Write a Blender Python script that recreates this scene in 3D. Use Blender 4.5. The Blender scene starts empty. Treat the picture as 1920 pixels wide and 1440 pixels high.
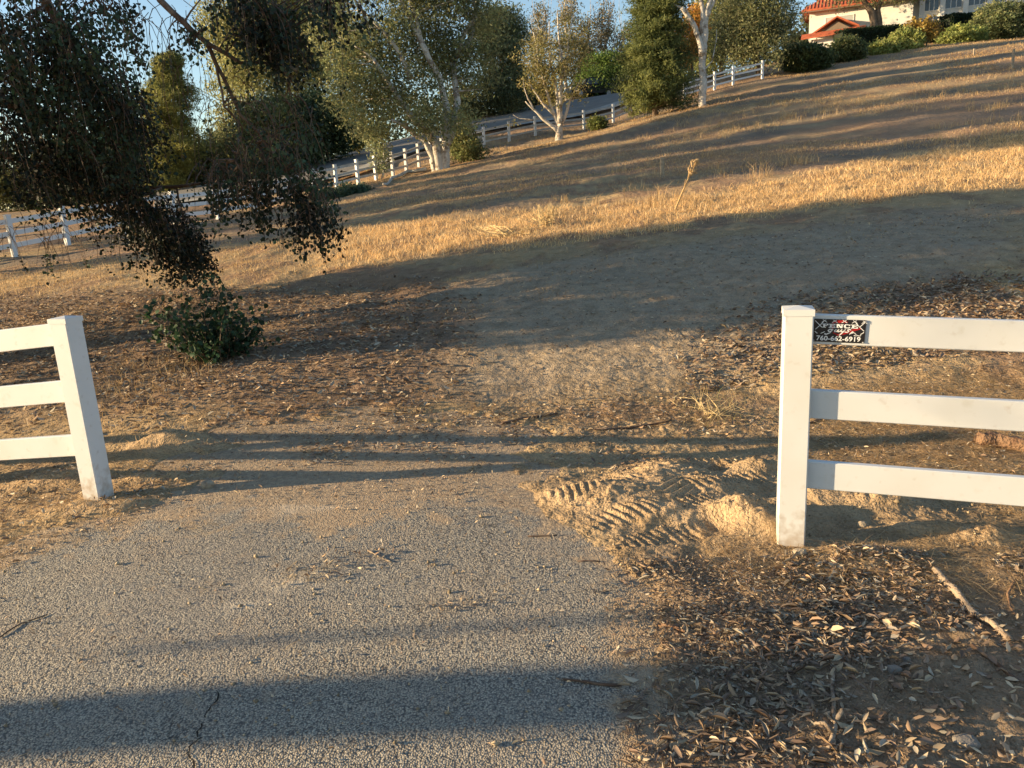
import bpy, math, random
import numpy as np
from mathutils import Vector, Matrix

# ------------------------------------------------------------------ camera, sky, sun, exposure
S = bpy.context.scene
COL = S.collection
CAMH = 1.735
PITCH, ROLL, FPX = math.radians(13.6), math.radians(3.1), 1442.0
SUN_ELEV, SUN_AZ = math.radians(11.5), math.radians(3.0)   # light travels towards +x, slightly +y
F = np.array([0, math.cos(PITCH), -math.sin(PITCH)])
R0 = np.array([1.0, 0, 0]); U0 = np.array([0, math.sin(PITCH), math.cos(PITCH)])
RR = math.cos(ROLL) * R0 - math.sin(ROLL) * U0
UU = math.cos(ROLL) * U0 + math.sin(ROLL) * R0
cam = bpy.data.cameras.new("camera")
cam.sensor_width = 36; cam.lens = FPX / 1920 * 36
cam.clip_start = 0.05; cam.clip_end = 5000
co = bpy.data.objects.new("camera", cam); COL.objects.link(co)
co.matrix_world = Matrix(((RR[0], UU[0], -F[0], 0), (RR[1], UU[1], -F[1], 0), (RR[2], UU[2], -F[2], CAMH), (0, 0, 0, 1)))
S.camera = co

w = bpy.data.worlds.new("World"); S.world = w; w.use_nodes = True
nt = w.node_tree; nt.nodes.clear()
sky = nt.nodes.new('ShaderNodeTexSky'); sky.sky_type = 'NISHITA'; sky.sun_disc = False
sky.sun_elevation = SUN_ELEV
# direction towards the sun: (-cos A, -sin A); sky rotation is measured clockwise from +Y
to_sun = (-math.cos(SUN_AZ), -math.sin(SUN_AZ))
sky.sun_rotation = math.atan2(to_sun[0], to_sun[1])
sky.air_density = 1.0; sky.dust_density = 0.35; sky.ozone_density = 1.6
bg = nt.nodes.new('ShaderNodeBackground'); bg.inputs[1].default_value = 0.10
wo = nt.nodes.new('ShaderNodeOutputWorld')
nt.links.new(sky.outputs[0], bg.inputs[0]); nt.links.new(bg.outputs[0], wo.inputs[0])
sl = bpy.data.lights.new("sun", 'SUN'); sl.energy = 5.0; sl.angle = math.radians(0.6); sl.color = (1.0, 0.75, 0.44)
so = bpy.data.objects.new("sun", sl); COL.objects.link(so)
sd = Vector((math.cos(SUN_AZ) * math.cos(SUN_ELEV), math.sin(SUN_AZ) * math.cos(SUN_ELEV), -math.sin(SUN_ELEV)))
so.rotation_euler = sd.to_track_quat('-Z', 'Y').to_euler()
S.view_settings.view_transform = 'Standard'; S.view_settings.look = 'None'
S.view_settings.exposure = 1.28; S.view_settings.gamma = 1.0
S.render.engine = 'CYCLES'
S.cycles.max_bounces = 5; S.cycles.diffuse_bounces = 3; S.cycles.transparent_max_bounces = 4

# ------------------------------------------------------------------ helpers
rng = np.random.default_rng(7); random.seed(7)

def ray(px, py):
    dx, dy = np.asarray(px, float) - 960, np.asarray(py, float) - 720
    d = F * FPX + np.multiply.outer(dx, RR) - np.multiply.outer(dy, UU)
    return d / d[..., 1:2] if d.ndim > 1 else d / d[1]

def at(px, py, Y):
    return np.array([0, 0, CAMH]) + ray(px, py) * Y

def hash2(ix, iy, seed):
    n = (ix * 374761393 + iy * 668265263 + seed * 974711) & 0x7fffffff
    n = ((n ^ (n >> 13)) * 1274126177) & 0x7fffffff
    return ((n ^ (n >> 16)) & 0xffff) / 65535.0

def vnoise(x, y, seed=0):
    x = np.asarray(x, float); y = np.asarray(y, float)
    ix = np.floor(x).astype(np.int64); iy = np.floor(y).astype(np.int64)
    fx = x - ix; fy = y - iy
    fx = fx * fx * (3 - 2 * fx); fy = fy * fy * (3 - 2 * fy)
    a = hash2(ix, iy, seed); b = hash2(ix + 1, iy, seed); c = hash2(ix, iy + 1, seed); d = hash2(ix + 1, iy + 1, seed)
    return (a * (1 - fx) + b * fx) * (1 - fy) + (c * (1 - fx) + d * fx) * fy

def fbm(x, y, seed=0, o=4):
    s = 0; a = .5
    for k in range(o):
        s = s + a * (vnoise(x * 2 ** k, y * 2 ** k, seed + k * 17) - .5); a *= .5
    return s

def sstep(a, b, x):
    t = np.clip((np.asarray(x, float) - a) / (b - a), 0, 1); return t * t * (3 - 2 * t)

# ---- terrain: smooth surface through surveyed points
CP = [(0, 2, 0), (-2, 3, 0), (1, 2.5, 0), (-2.65, 4.6, 0), (1.32, 3.47, 0), (0, 5.6, 0.03), (3, 2.6, -.08), (-5, 5.3, -.2),
      (-6, 2, -.3), (-3, 0, 0), (0, -6, 0), (5, 0, -.2), (2, 5.6, .05), (-1.5, 7, .12), (3, 7, .28),
      (-20, 12, -.3), (-30, 30, .8), (-70, 20, 0), (-70, 60, 3), (70, 30, 8), (70, 60, 14.5), (110, 100, 22), (40, 5, 1.5), (-40, 0, -.6),
      (0, 120, 11), (60, 125, 19), (-60, 120, 3), (20, 90, 12), (33, 82, 14.3), (45, 84, 14.6), (60, 86, 15), (0, -60, 0), (60, -50, 0), (-60, -50, -1),
      (-25, 80, 3.6)]
for p in [(960, 480, 12.45), (1900, 360, 13.1), (640, 530, 12), (360, 545, 12.8), (128, 462, 25.6), (29, 483, 24), (736, 331, 43), (908, 273, 53),
          (1004, 256, 54), (1148, 230, 57), (1285, 164, 62), (1318, 195, 50), (1240, 215, 48), (825, 318, 41.5), (1048, 262, 50),
          (1500, 135, 62), (1620, 105, 68), (1740, 85, 72), (1870, 76, 74), (1920, 72, 73), (1170, 178, 76), (1050, 195, 75),
          (910, 221, 74), (780, 262, 63), (650, 300, 56), (600, 325, 50), (480, 398, 34), (960, 385, 19.5)]:
    q = at(*p); CP.append((q[0], q[1], q[2]))
CP = np.array(CP)
def kern(r2): return -np.sqrt(r2 + 16.0)
_d2 = (CP[:, None, 0] - CP[None, :, 0]) ** 2 + (CP[:, None, 1] - CP[None, :, 1]) ** 2
_n = len(CP); _A = np.zeros((_n + 3, _n + 3)); _A[:_n, :_n] = kern(_d2) - np.eye(_n) * 0.01
_A[:_n, _n] = 1; _A[:_n, _n + 1:] = CP[:, :2]; _A[_n:, :_n] = _A[:_n, _n:].T
_w = np.linalg.solve(_A, np.concatenate([CP[:, 2], [0, 0, 0]]))
def T(x, y):
    x = np.asarray(x, float); y = np.asarray(y, float); x0, y0 = x, y
    x = np.clip(x, -130, 160); y = np.clip(y, -90, 170)
    z = _w[_n] + _w[_n + 1] * x + _w[_n + 2] * y
    for i in range(_n):
        z = z + _w[i] * kern((x - CP[i, 0]) ** 2 + (y - CP[i, 1]) ** 2)
    return z

def G(px, py):
    """ground point seen along one line of sight (author-time survey helper)"""
    d = ray(px, py); t0 = 0.8; prev = t0
    for t in np.geomspace(0.8, 200, 400):
        p = np.array([0, 0, CAMH]) + d * t
        if p[2] < float(T(p[0], p[1])):
            a, b = prev, t
            for _ in range(20):
                m = (a + b) / 2; q = np.array([0, 0, CAMH]) + d * m
                if q[2] < float(T(q[0], q[1])): b = m
                else: a = m
            q = np.array([0, 0, CAMH]) + d * b; return q
        prev = t
    p = np.array([0, 0, CAMH]) + d * 80; p[2] = float(T(p[0], p[1])); return p

def place(px, py, Y):
    q = at(px, py, Y); q[2] = float(T(q[0], q[1])); return q

def poly_sd(x, y, P):
    """signed distance, positive inside"""
    x = np.asarray(x, float); y = np.asarray(y, float)
    d = np.full(x.shape, 1e9); ins = np.zeros(x.shape, bool); n = len(P)
    for i in range(n):
        ax, ay = P[i]; bx, by = P[(i + 1) % n]
        ex, ey = bx - ax, by - ay
        t = np.clip(((x - ax) * ex + (y - ay) * ey) / (ex * ex + ey * ey), 0, 1)
        d = np.minimum(d, np.hypot(x - ax - t * ex, y - ay - t * ey))
        c = ((ay > y) != (by > y)) & (x < (bx - ax) * (y - ay) / (by - ay + 1e-12) + ax)
        ins ^= c
    return np.where(ins, d, -d)

# ---- object plumbing
def tag(o, label=None, cat=None, group=None, kind=None):
    if label: o['label'] = label
    if cat: o['category'] = cat
    if group: o['group'] = group
    if kind: o['kind'] = kind
    return o

def empty(name, loc, label=None, cat=None, group=None):
    o = bpy.data.objects.new(name, None); COL.objects.link(o)
    o.location = [float(v) for v in loc]; o.empty_display_size = .2
    return tag(o, label, cat, group)

def npmesh(name, V, Fc, mat, parent=None, col=None, smooth=False, world=True):
    """V (n,3) world coordinates, Fc list of arrays of faces; parent's location is subtracted"""
    V = np.asarray(V, np.float32).reshape(-1, 3)
    if parent is not None and world:
        o_ = parent; off = np.zeros(3)
        while o_ is not None: off += np.array(o_.location); o_ = o_.parent
        V = V - off.astype(np.float32)
    if isinstance(Fc, np.ndarray): Fc = [Fc]
    me = bpy.data.meshes.new(name)
    me.vertices.add(len(V)); me.vertices.foreach_set('co', V.ravel())
    loops = np.concatenate([f.ravel() for f in Fc]).astype(np.int32)
    tot = np.concatenate([np.full(len(f), f.shape[1]) for f in Fc]).astype(np.int32)
    st = np.concatenate([[0], np.cumsum(tot)[:-1]]).astype(np.int32)
    me.loops.add(len(loops)); me.loops.foreach_set('vertex_index', loops)
    me.polygons.add(len(tot)); me.polygons.foreach_set('loop_start', st); me.polygons.foreach_set('loop_total', tot)
    if smooth: me.polygons.foreach_set('use_smooth', np.ones(len(tot), bool))
    if col is not None:
        a = me.color_attributes.new('tint', 'FLOAT_COLOR', 'POINT')
        c = np.ones((len(V), 4), np.float32); c[:, :3] = col; a.data.foreach_set('color', c.ravel())
    me.update(calc_edges=True); me.validate()
    me.materials.append(mat)
    o = bpy.data.objects.new(name, me); COL.objects.link(o)
    if parent is not None: o.parent = parent
    return o

class MB:
    """collects simple solids, world coordinates"""
    def __init__(s): s.v = []; s.f = []
    def add(s, V, Fs):
        b = len(s.v); s.v += [tuple(map(float, p)) for p in V]; s.f += [tuple(i + b for i in f) for f in Fs]
    def box(s, c, h, ax=None, bev=0.0):
        """c centre, h half sizes, ax 3x3 rows axes; bevelled along all vertical edges if bev"""
        ax = np.eye(3) if ax is None else np.array(ax, float); c = np.array(c, float); h = np.array(h, float)
        if bev <= 0:
            V = [c + ax[0] * h[0] * i + ax[1] * h[1] * j + ax[2] * h[2] * k for k in (-1, 1) for j in (-1, 1) for i in (-1, 1)]
            s.add(V, [(0, 2, 3, 1), (4, 5, 7, 6), (0, 1, 5, 4), (2, 6, 7, 3), (0, 4, 6, 2), (1, 3, 7, 5)]); return
        x, y, z = h; b = bev
        ring = [(x - b, -y), (x, -y + b), (x, y - b), (x - b, y), (-x + b, y), (-x, y - b), (-x, -y + b), (-x + b, -y)]
        V = [c + ax[0] * p + ax[1] * q + ax[2] * k for k in (-z, z) for p, q in ring]
        s.add(V, [tuple(range(7, -1, -1)), tuple(range(8, 16))] + [(i, (i + 1) % 8, 8 + (i + 1) % 8, 8 + i) for i in range(8)])
    def tube(s, P, R, n=7, cap=True, rough=0.0):
        P = [np.array(p, float) for p in P]; rings = []
        up = np.array([0.13, 0.21, 1.0])
        for i, p in enumerate(P):
            t = P[min(i + 1, len(P) - 1)] - P[max(i - 1, 0)]; t = t / (np.linalg.norm(t) + 1e-9)
            a = np.cross(t, up); 
            if np.linalg.norm(a) < .2: a = np.cross(t, [1, 0.2, 0])
            a /= np.linalg.norm(a); b = np.cross(t, a)
            r = R[i] if hasattr(R, '__len__') else R
            rings.append([p + (a * math.cos(2 * math.pi * k / n) + b * math.sin(2 * math.pi * k / n)) * r * (1 + rough * (random.random() - .5)) for k in range(n)])
        V = [q for r_ in rings for q in r_]; Fs = []
        for i in range(len(P) - 1):
            for k in range(n):
                Fs.append((i * n + k, i * n + (k + 1) % n, (i + 1) * n + (k + 1) % n, (i + 1) * n + k))
        if cap: Fs.append(tuple(range(n - 1, -1, -1))); Fs.append(tuple((len(P) - 1) * n + k for k in range(n)))
        s.add(V, Fs)
    def build(s, name, mat, parent=None, smooth=False, label=None):
        off = np.zeros(3); o_ = parent
        while o_ is not None: off += np.array(o_.location); o_ = o_.parent
        me = bpy.data.meshes.new(name)
        me.from_pydata([(p[0] - off[0], p[1] - off[1], p[2] - off[2]) for p in s.v], [], s.f)
        if smooth: me.polygons.foreach_set('use_smooth', np.ones(len(s.f), bool))
        me.materials.append(mat); me.update()
        o = bpy.data.objects.new(name, me); COL.objects.link(o)
        if parent is not None: o.parent = parent
        if label: o['label'] = label
        return o

# ---- materials
def mat(name, base=(.5, .5, .5), rough=.8, noise=None, attr=False, trans=0.0, bump=None, spec=.3, coord='pos'):
    """noise: list of (scale, colour2, lo, hi, detail); bump: list of (kind, scale, strength distance)"""
    m = bpy.data.materials.new(name); m.use_nodes = True; n = m.node_tree; N = n.nodes; L = n.links; N.clear()
    out = N.new('ShaderNodeOutputMaterial'); b = N.new('ShaderNodeBsdfPrincipled')
    b.inputs['Roughness'].default_value = rough; b.inputs['Specular IOR Level'].default_value = spec
    pos = N.new('ShaderNodeNewGeometry').outputs['Position']
    if attr:
        a = N.new('ShaderNodeAttribute'); a.attribute_name = 'tint'; c = a.outputs['Color']
    else:
        rgb = N.new('ShaderNodeRGB'); rgb.outputs[0].default_value = (*base, 1); c = rgb.outputs[0]
    for (sc, c2, lo, hi, det) in (noise or []):
        t = N.new('ShaderNodeTexNoise'); t.inputs['Scale'].default_value = sc; t.inputs['Detail'].default_value = det
        L.new(pos, t.inputs['Vector'])
        r = N.new('ShaderNodeMapRange'); r.inputs['From Min'].default_value = lo; r.inputs['From Max'].default_value = hi
        L.new(t.outputs['Fac'], r.inputs['Value'])
        mx = N.new('ShaderNodeMix'); mx.data_type = 'RGBA'; L.new(r.outputs[0], mx.inputs['Factor'])
        if len(c2) == 4:   # multiply
            mx.blend_type = 'MULTIPLY'; L.new(c, mx.inputs['A']); mx.inputs['B'].default_value = (*c2[:3], 1)
        else:
            L.new(c, mx.inputs['A']); mx.inputs['B'].default_value = (*c2, 1)
        c = mx.outputs['Result']
    L.new(c, b.inputs['Base Color'])
    nrm = None
    for (kind, sc, dist) in (bump or []):
        if kind == 'noise':
            t = N.new('ShaderNodeTexNoise'); t.inputs['Detail'].default_value = 4; t.inputs['Scale'].default_value = sc; h = t.outputs['Fac']
        else:
            t = N.new('ShaderNodeTexVoronoi'); t.inputs['Scale'].default_value = sc; h = t.outputs['Distance']
        L.new(pos, t.inputs['Vector'])
        bp = N.new('ShaderNodeBump'); bp.inputs['Distance'].default_value = dist; bp.inputs['Strength'].default_value = 1
        if kind != 'noise': bp.invert = True
        L.new(h, bp.inputs['Height'])
        if nrm: L.new(nrm, bp.inputs['Normal'])
        nrm = bp.outputs['Normal']
    if nrm: L.new(nrm, b.inputs['Normal'])
    if trans > 0:
        tr = N.new('ShaderNodeBsdfTranslucent'); L.new(c, tr.inputs['Color'])
        ms = N.new('ShaderNodeMixShader'); ms.inputs[0].default_value = trans
        L.new(b.outputs[0], ms.inputs[1]); L.new(tr.outputs[0], ms.inputs[2]); L.new(ms.outputs[0], out.inputs[0])
    else: L.new(b.outputs[0], out.inputs[0])
    m['b'] = 1
    return m

M_leaf = mat('leaf_surface', attr=True, rough=.55, trans=.3, spec=.35)
M_leaf_far = mat('far_leaf_surface', attr=True, rough=.6, trans=.42, spec=.25)
M_dry = mat('dry_leaf_surface', attr=True, rough=.65, trans=.12, spec=.3)
M_straw = mat('straw_surface', attr=True, rough=.55, trans=.4, spec=.25)
M_vinyl = mat('white_vinyl', (.66, .665, .655), rough=.38, spec=.5, noise=[(3.5, (.94, .93, .90, 1), .45, .75, 5), (14, (.90, .88, .84, 1), .62, .8, 4)])
_vt = M_vinyl.node_tree; _b = [k for k in _vt.nodes if k.type == 'BSDF_PRINCIPLED'][0]; _src = _b.inputs['Base Color'].links[0].from_socket
_g = _vt.nodes.new('ShaderNodeNewGeometry'); _x = _vt.nodes.new('ShaderNodeSeparateXYZ'); _vt.links.new(_g.outputs['Position'], _x.inputs[0])
_r = _vt.nodes.new('ShaderNodeMapRange'); _r.inputs['From Min'].default_value = .30; _r.inputs['From Max'].default_value = .0; _r.inputs['To Max'].default_value = .42; _vt.links.new(_x.outputs[2], _r.inputs['Value'])
_t = _vt.nodes.new('ShaderNodeTexNoise'); _t.inputs['Scale'].default_value = 22; _t.inputs['Detail'].default_value = 8; _vt.links.new(_g.outputs['Position'], _t.inputs['Vector'])
_a = _vt.nodes.new('ShaderNodeMath'); _a.operation = 'ADD'; _vt.links.new(_r.outputs[0], _a.inputs[0]); _vt.links.new(_t.outputs['Fac'], _a.inputs[1])
_q = _vt.nodes.new('ShaderNodeMapRange'); _q.inputs['From Min'].default_value = .62; _q.inputs['From Max'].default_value = 1.0; _q.inputs['To Max'].default_value = .75; _vt.links.new(_a.outputs[0], _q.inputs['Value'])
_m = _vt.nodes.new('ShaderNodeMix'); _m.data_type = 'RGBA'; _vt.links.new(_q.outputs[0], _m.inputs['Factor']); _vt.links.new(_src, _m.inputs['A']); _m.inputs['B'].default_value = (.34, .25, .16, 1); _vt.links.new(_m.outputs['Result'], _b.inputs['Base Color'])
M_vinyl_far = mat('white_fence_paint', (.68, .68, .68), rough=.5)
M_rail_shaded = mat('shaded_rail_paint', (.50, .49, .47), rough=.7, noise=[(3, (.38, .36, .33), .45, .7, 4)])  # greyer than the posts: the rails' shade is put into the colour
M_bark_w = mat('pale_bark', (.50, .46, .40), rough=.8, noise=[(2.2, (.22, .17, .13), .5, .62, 6), (9, (.62, .58, .52), .5, .7, 4)], bump=[('noise', 12, .03)])
M_bark_d = mat('dark_bark', (.13, .095, .07), rough=.9, noise=[(4, (.24, .18, .13), .45, .7, 6)], bump=[('noise', 14, .04)])
M_twig = mat('twig_bark', (.10, .06, .04), rough=.8, noise=[(9, (.2, .15, .11), .45, .7, 3)])
M_stick = mat('weathered_stick_wood', (.36, .28, .20), rough=.8, noise=[(28, (.16, .11, .075), .45, .65, 5)], bump=[('noise', 90, .01)])
M_log = mat('reddish_log_wood', (.24, .145, .085), rough=.85, noise=[(18, (.12, .06, .035), .5, .7, 6)], bump=[('noise', 40, .03)])
M_stone = mat('stone_surface', (.38, .31, .22), rough=.9, noise=[(25, (.22, .17, .12), .45, .7, 5)], bump=[('noise', 60, .01)])
M_greystone = mat('grey_stone_surface', (.22, .19, .155), rough=.8, noise=[(40, (.18, .17, .16), .45, .7, 5)], bump=[('noise', 80, .006)])
M_cement = mat('cream_stucco', (.68, .66, .61), rough=.9, noise=[(1.5, (.73, .70, .63), .45, .7, 4)])
M_roof = mat('terracotta_tile', (.45, .12, .055), rough=.8, noise=[(3, (.30, .08, .04), .4, .65, 4)])
M_glass = mat('window_glass', (.05, .06, .075), rough=.08, spec=.8)
M_trim = mat('white_trim', (.75, .74, .70), rough=.5)
M_under = mat('eave_wood', (.20, .15, .11), rough=.8)
M_car = mat('dark_car_paint', (.008, .012, .014), rough=.35, spec=.3)
M_tyre = mat('tyre_rubber', (.02, .02, .02), rough=.8)
M_rim = mat('wheel_metal', (.35, .35, .36), rough=.35)
M_lamp = mat('clear_lamp_plastic', (.6, .6, .6), rough=.15, spec=.8)
M_wood_post = mat('grey_stake_wood', (.38, .31, .22), rough=.9, noise=[(12, (.22, .17, .12), .45, .7, 3)])

# ------------------------------------------------------------------ ground sheet
def W0(px, py):
    d = ray(px, py); t = CAMH / -d[2]; return (d[0] * t, d[1] * t)
DRIVE = [W0(*p) for p in [(-700, 1500), (-300, 1160), (0, 1052), (100, 1012), (215, 972), (350, 925), (330, 880), (380, 815), (520, 800), (720, 792), (900, 797),
                          (985, 830), (1000, 880), (960, 925), (1020, 975), (1100, 1035), (1175, 1110), (1205, 1190), (1190, 1290), (1225, 1440), (1260, 1700)]]
DRIVE += [(0.6, -3), (-4, -3)]

def lin(a, b, step): return list(np.arange(a, b, step))
def grow(a, step, lim, k):
    r = []; s = step
    while abs(a) < lim: s *= k; a += s; r.append(a)
    return r
xs = sorted([-v for v in grow(3.9, .03, 1500, 1.045)] + lin(-3.9, -.25, .026) + lin(-.25, 2.6, .0125) + lin(2.6, 4.4, .028) + grow(4.4, .03, 1500, 1.045))
ys = sorted([1.0 - v for v in grow(0, .03, 1500, 1.12)] + lin(1.0, 2.9, .026) + lin(2.9, 5.7, .0125) + lin(5.7, 9, .03) + grow(9, .03, 2500, 1.03))
X, Y = np.meshgrid(np.array(xs), np.array(ys))

TRK = []  # tyre tread patches: centre px, direction px, half length, half width, ridge spacing, skew, height
def trk(px, py, qx, qy, hl, hw, sp, sk, h):
    a = np.array(W0(px, py)); b = np.array(W0(qx, qy)); t = (b - a) / np.linalg.norm(b - a); TRK.append(((a + b) / 2, t, hl, hw, sp, sk, h))
trk(1010, 970, 1190, 910, .46, .13, .052, -.55, .020)
trk(1250, 945, 1440, 900, .4, .10, .05, .2, .018)
trk(1060, 935, 1240, 885, .5, .09, .05, .5, .018)
trk(1150, 1040, 1330, 1010, .35, .09, .046, .2, .014)
trk(1120, 1000, 1330, 960, .50, .10, .050, .35, .020)
trk(1180, 900, 1300, 960, .42, .11, .048, .3, .018)
trk(1180, 880, 1420, 868, .5, .10, .05, .25, .014)
trk(1190, 1085, 1290, 1080, .20, .09, .045, .2, .015)
trk(920, 765, 1250, 730, .7, .13, .07, .6, .012)
trk(1110, 730, 1250, 700, .4, .13, .06, .6, .014)
trk(1200, 690, 1400, 655, .8, .14, .08, .6, .011)
CR = []
def blobs_px(lst):
    for (px, py, rx, ry, h) in lst:
        a = W0(px, py); CR.append((a[0], a[1], rx, ry, h))
blobs_px([(1180, 950, .42, .26, .085), (1260, 900, .34, .3, .07), (1390, 985, .2, .16, .13), (1100, 945, .22, .13, .045), (1230, 985, .25, .12, .04), (1340, 930, .22, .12, .05),
          (1420, 890, .16, .14, .09), (1330, 885, .14, .1, -.07), (1450, 930, .12, .1, -.05), (1345, 1000, .09, .1, -.05), (1560, 930, .3, .12, .07), (1650, 950, .22, .1, .06), (1540, 1000, .14, .1, -.06), (1440, 1010, .16, .09, .06),
          (320, 845, .30, .17, .12), (420, 850, .22, .12, .04), (300, 905, .30, .10, .055), (230, 960, .2, .1, .03), (90, 900, .4, .15, .05), (150, 960, .3, .13, .04),
          (1600, 1060, .25, .1, .05), (1750, 1000, .25, .1, .05), (1850, 1010, .2, .1, .06)])

def micro(x, y):
    near = sstep(30, 9, np.hypot(x, y))
    s = poly_sd(x, y, DRIVE)
    s = s + fbm(x * 4, y * 4, 5, 4) * (.22 + .9 * sstep(4.2, 5.2, y))
    inside = sstep(-.14, .10, s)
    out = 1 - inside
    h = fbm(x * 1.1, y * 1.1, 11, 3) * .07 + fbm(x * 6, y * 6, 21, 4) * .035 * near * (1 - .5 * sstep(5.8, 7.0, y))
    f = np.abs(fbm(x * 22, y * 22, 31, 3)) * .035 * near * (1 - .6 * sstep(5.8, 7.0, y))
    z = .010 * out - .02 * inside; hf = (h * .5 + f * .15, (h + f)); 
    mound = 0
    for (cx, cy, rx, ry, hh) in CR:
        r2 = ((x - cx) / rx) ** 2 + ((y - cy) / ry) ** 2
        mound = mound + hh * np.exp(-r2 * 1.3)
    am = sstep(.01, .06, np.abs(mound))
    clod = np.maximum(0, fbm(x * 7, y * 7, 41, 5) - .03) * .09 + np.maximum(0, vnoise(x * 38, y * 38, 9) - .62) * .05
    tm = 0; tread = 0
    for (c, t, hl, hw, sp, sk, hh) in TRK:
        u = (x - c[0]) * t[0] + (y - c[1]) * t[1]; v = -(x - c[0]) * t[1] + (y - c[1]) * t[0]
        m = sstep(hl, hl * .45, np.abs(u)) * sstep(hw, hw * .7, np.abs(v))
        m = m * sstep(.12, .30, vnoise(x * 5, y * 5, int(hl * 100)))
        ph = (u + v * sk + .008 * (vnoise(x * 14, y * 14, 3) - .5)) / sp; r = np.abs((ph % 1) - .5) * 2
        tread = np.where(m > tm, (sstep(.35, .8, r)) * hh * .8 * m * (0.7 + .5 * vnoise(x * 12, y * 12, 5)), tread)
        tm = np.maximum(tm, m)
    z = z + (hf[1] * (1 - am * .9) + hf[0] * am * .9) * out
    z = z + mound + clod * am * (1 - tm) * .9 + tread - .006 * tm
    return z, inside * (1 - am)

Z = T(X, Y); mz, ins = micro(X, Y); Z = Z + mz
# hillside roughness further off
dist = np.hypot(X, Y)
Z += fbm(X * .5, Y * .5, 77, 4) * .25 * sstep(8, 20, dist) + fbm(X * 2.4, Y * 2.4, 78, 3) * .12 * sstep(6, 12, dist) * sstep(90, 50, dist)

# own colours of the soil, by place
def lerp(a, b, t): return a * (1 - t[..., None]) + np.array(b) * t[..., None]
C = np.zeros(X.shape + (3,)) + np.array([.36, .26, .15])                       # straw-strewn soil
n1 = fbm(X * .35, Y * .35, 101, 4) + .5; n2 = fbm(X * 1.7, Y * 1.7, 103, 4) + .5; n3 = fbm(X * 9, Y * 9, 105, 4) + .5
C = lerp(C, [.46, .32, .16], sstep(.42, .62, n1) * .5)
C = lerp(C, [.27, .175, .11], sstep(.48, .6, n2) * .85)
C = lerp(C, [.33, .21, .13], sstep(.5, .62, fbm(X * .13, Y * .25, 111, 4) + .5) * .8 * sstep(14, 22, Y))
C = lerp(C, [.19, .155, .12], sstep(.54, .64, fbm(X * .3, Y * .5, 113, 4) + .5) * .7 * sstep(14, 20, Y))
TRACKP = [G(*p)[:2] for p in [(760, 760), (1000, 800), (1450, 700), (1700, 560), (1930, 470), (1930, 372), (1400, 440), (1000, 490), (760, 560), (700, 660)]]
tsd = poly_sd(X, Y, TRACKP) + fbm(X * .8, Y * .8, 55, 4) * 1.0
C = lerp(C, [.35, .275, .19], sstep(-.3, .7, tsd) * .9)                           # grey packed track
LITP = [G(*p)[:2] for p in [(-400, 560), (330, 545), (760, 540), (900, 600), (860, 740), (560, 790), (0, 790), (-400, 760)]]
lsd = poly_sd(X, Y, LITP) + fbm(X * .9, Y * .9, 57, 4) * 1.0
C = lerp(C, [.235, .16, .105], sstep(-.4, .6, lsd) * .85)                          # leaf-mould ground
nearm = sstep(6.2, 5.2, Y) * sstep(9, 5, np.abs(X))
C = lerp(C, [.38, .275, .16], nearm * .7)
RSD = [W0(*p) for p in [(1200, 1040), (1560, 1060), (1950, 1040), (2300, 1500), (1150, 1700)]]
C = lerp(C, [.25, .18, .12], sstep(-.15, .25, poly_sd(X, Y, RSD) + fbm(X * 3, Y * 3, 59, 3) * .3) * .85)
mh = np.zeros(X.shape)
for (cx, cy, rx, ry, hh) in CR: mh += abs(hh) * np.exp(-(((X - cx) / rx) ** 2 + ((Y - cy) / ry) ** 2))
C = lerp(C, [.43, .305, .18], sstep(.012, .04, mh) * .9)                         # fresh dug earth
C *= 1.12 * (0.75 + .5 * n3)[..., None]
nx, ny = len(xs), len(ys)
idx = np.arange(nx * ny).reshape(ny, nx)
Q = np.stack([idx[:-1, :-1], idx[:-1, 1:], idx[1:, 1:], idx[1:, :-1]], -1).reshape(-1, 4)
M_ground = mat('soil_surface', attr=True, rough=.95, spec=.1,
               noise=[(60, (.62, .60, .57, 1), .50, .72, 4), (6, (.8, .78, .74, 1), .5, .7, 5), (220, (1.0, .93, .78), .70, .80, 2)], bump=[('noise', 70, .018), ('noise', 9, .06)])
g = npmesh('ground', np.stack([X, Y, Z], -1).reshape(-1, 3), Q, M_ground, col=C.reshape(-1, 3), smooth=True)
tag(g, kind='structure')

def H(x, y):
    x = np.asarray(x, float); y = np.asarray(y, float); z, _ = micro(x, y); d = np.hypot(x, y); t = T(x, y)
    g_ = t + z + fbm(x * .5, y * .5, 77, 4) * .25 * sstep(8, 20, d) + fbm(x * 2.4, y * 2.4, 78, 3) * .12 * sstep(6, 12, d) * sstep(90, 50, d)
    return np.where(poly_sd(x, y, DRIVE) > -.22, np.maximum(g_, t + .004 + fbm(x * .8, y * .8, 88, 3) * .012), g_)

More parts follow.
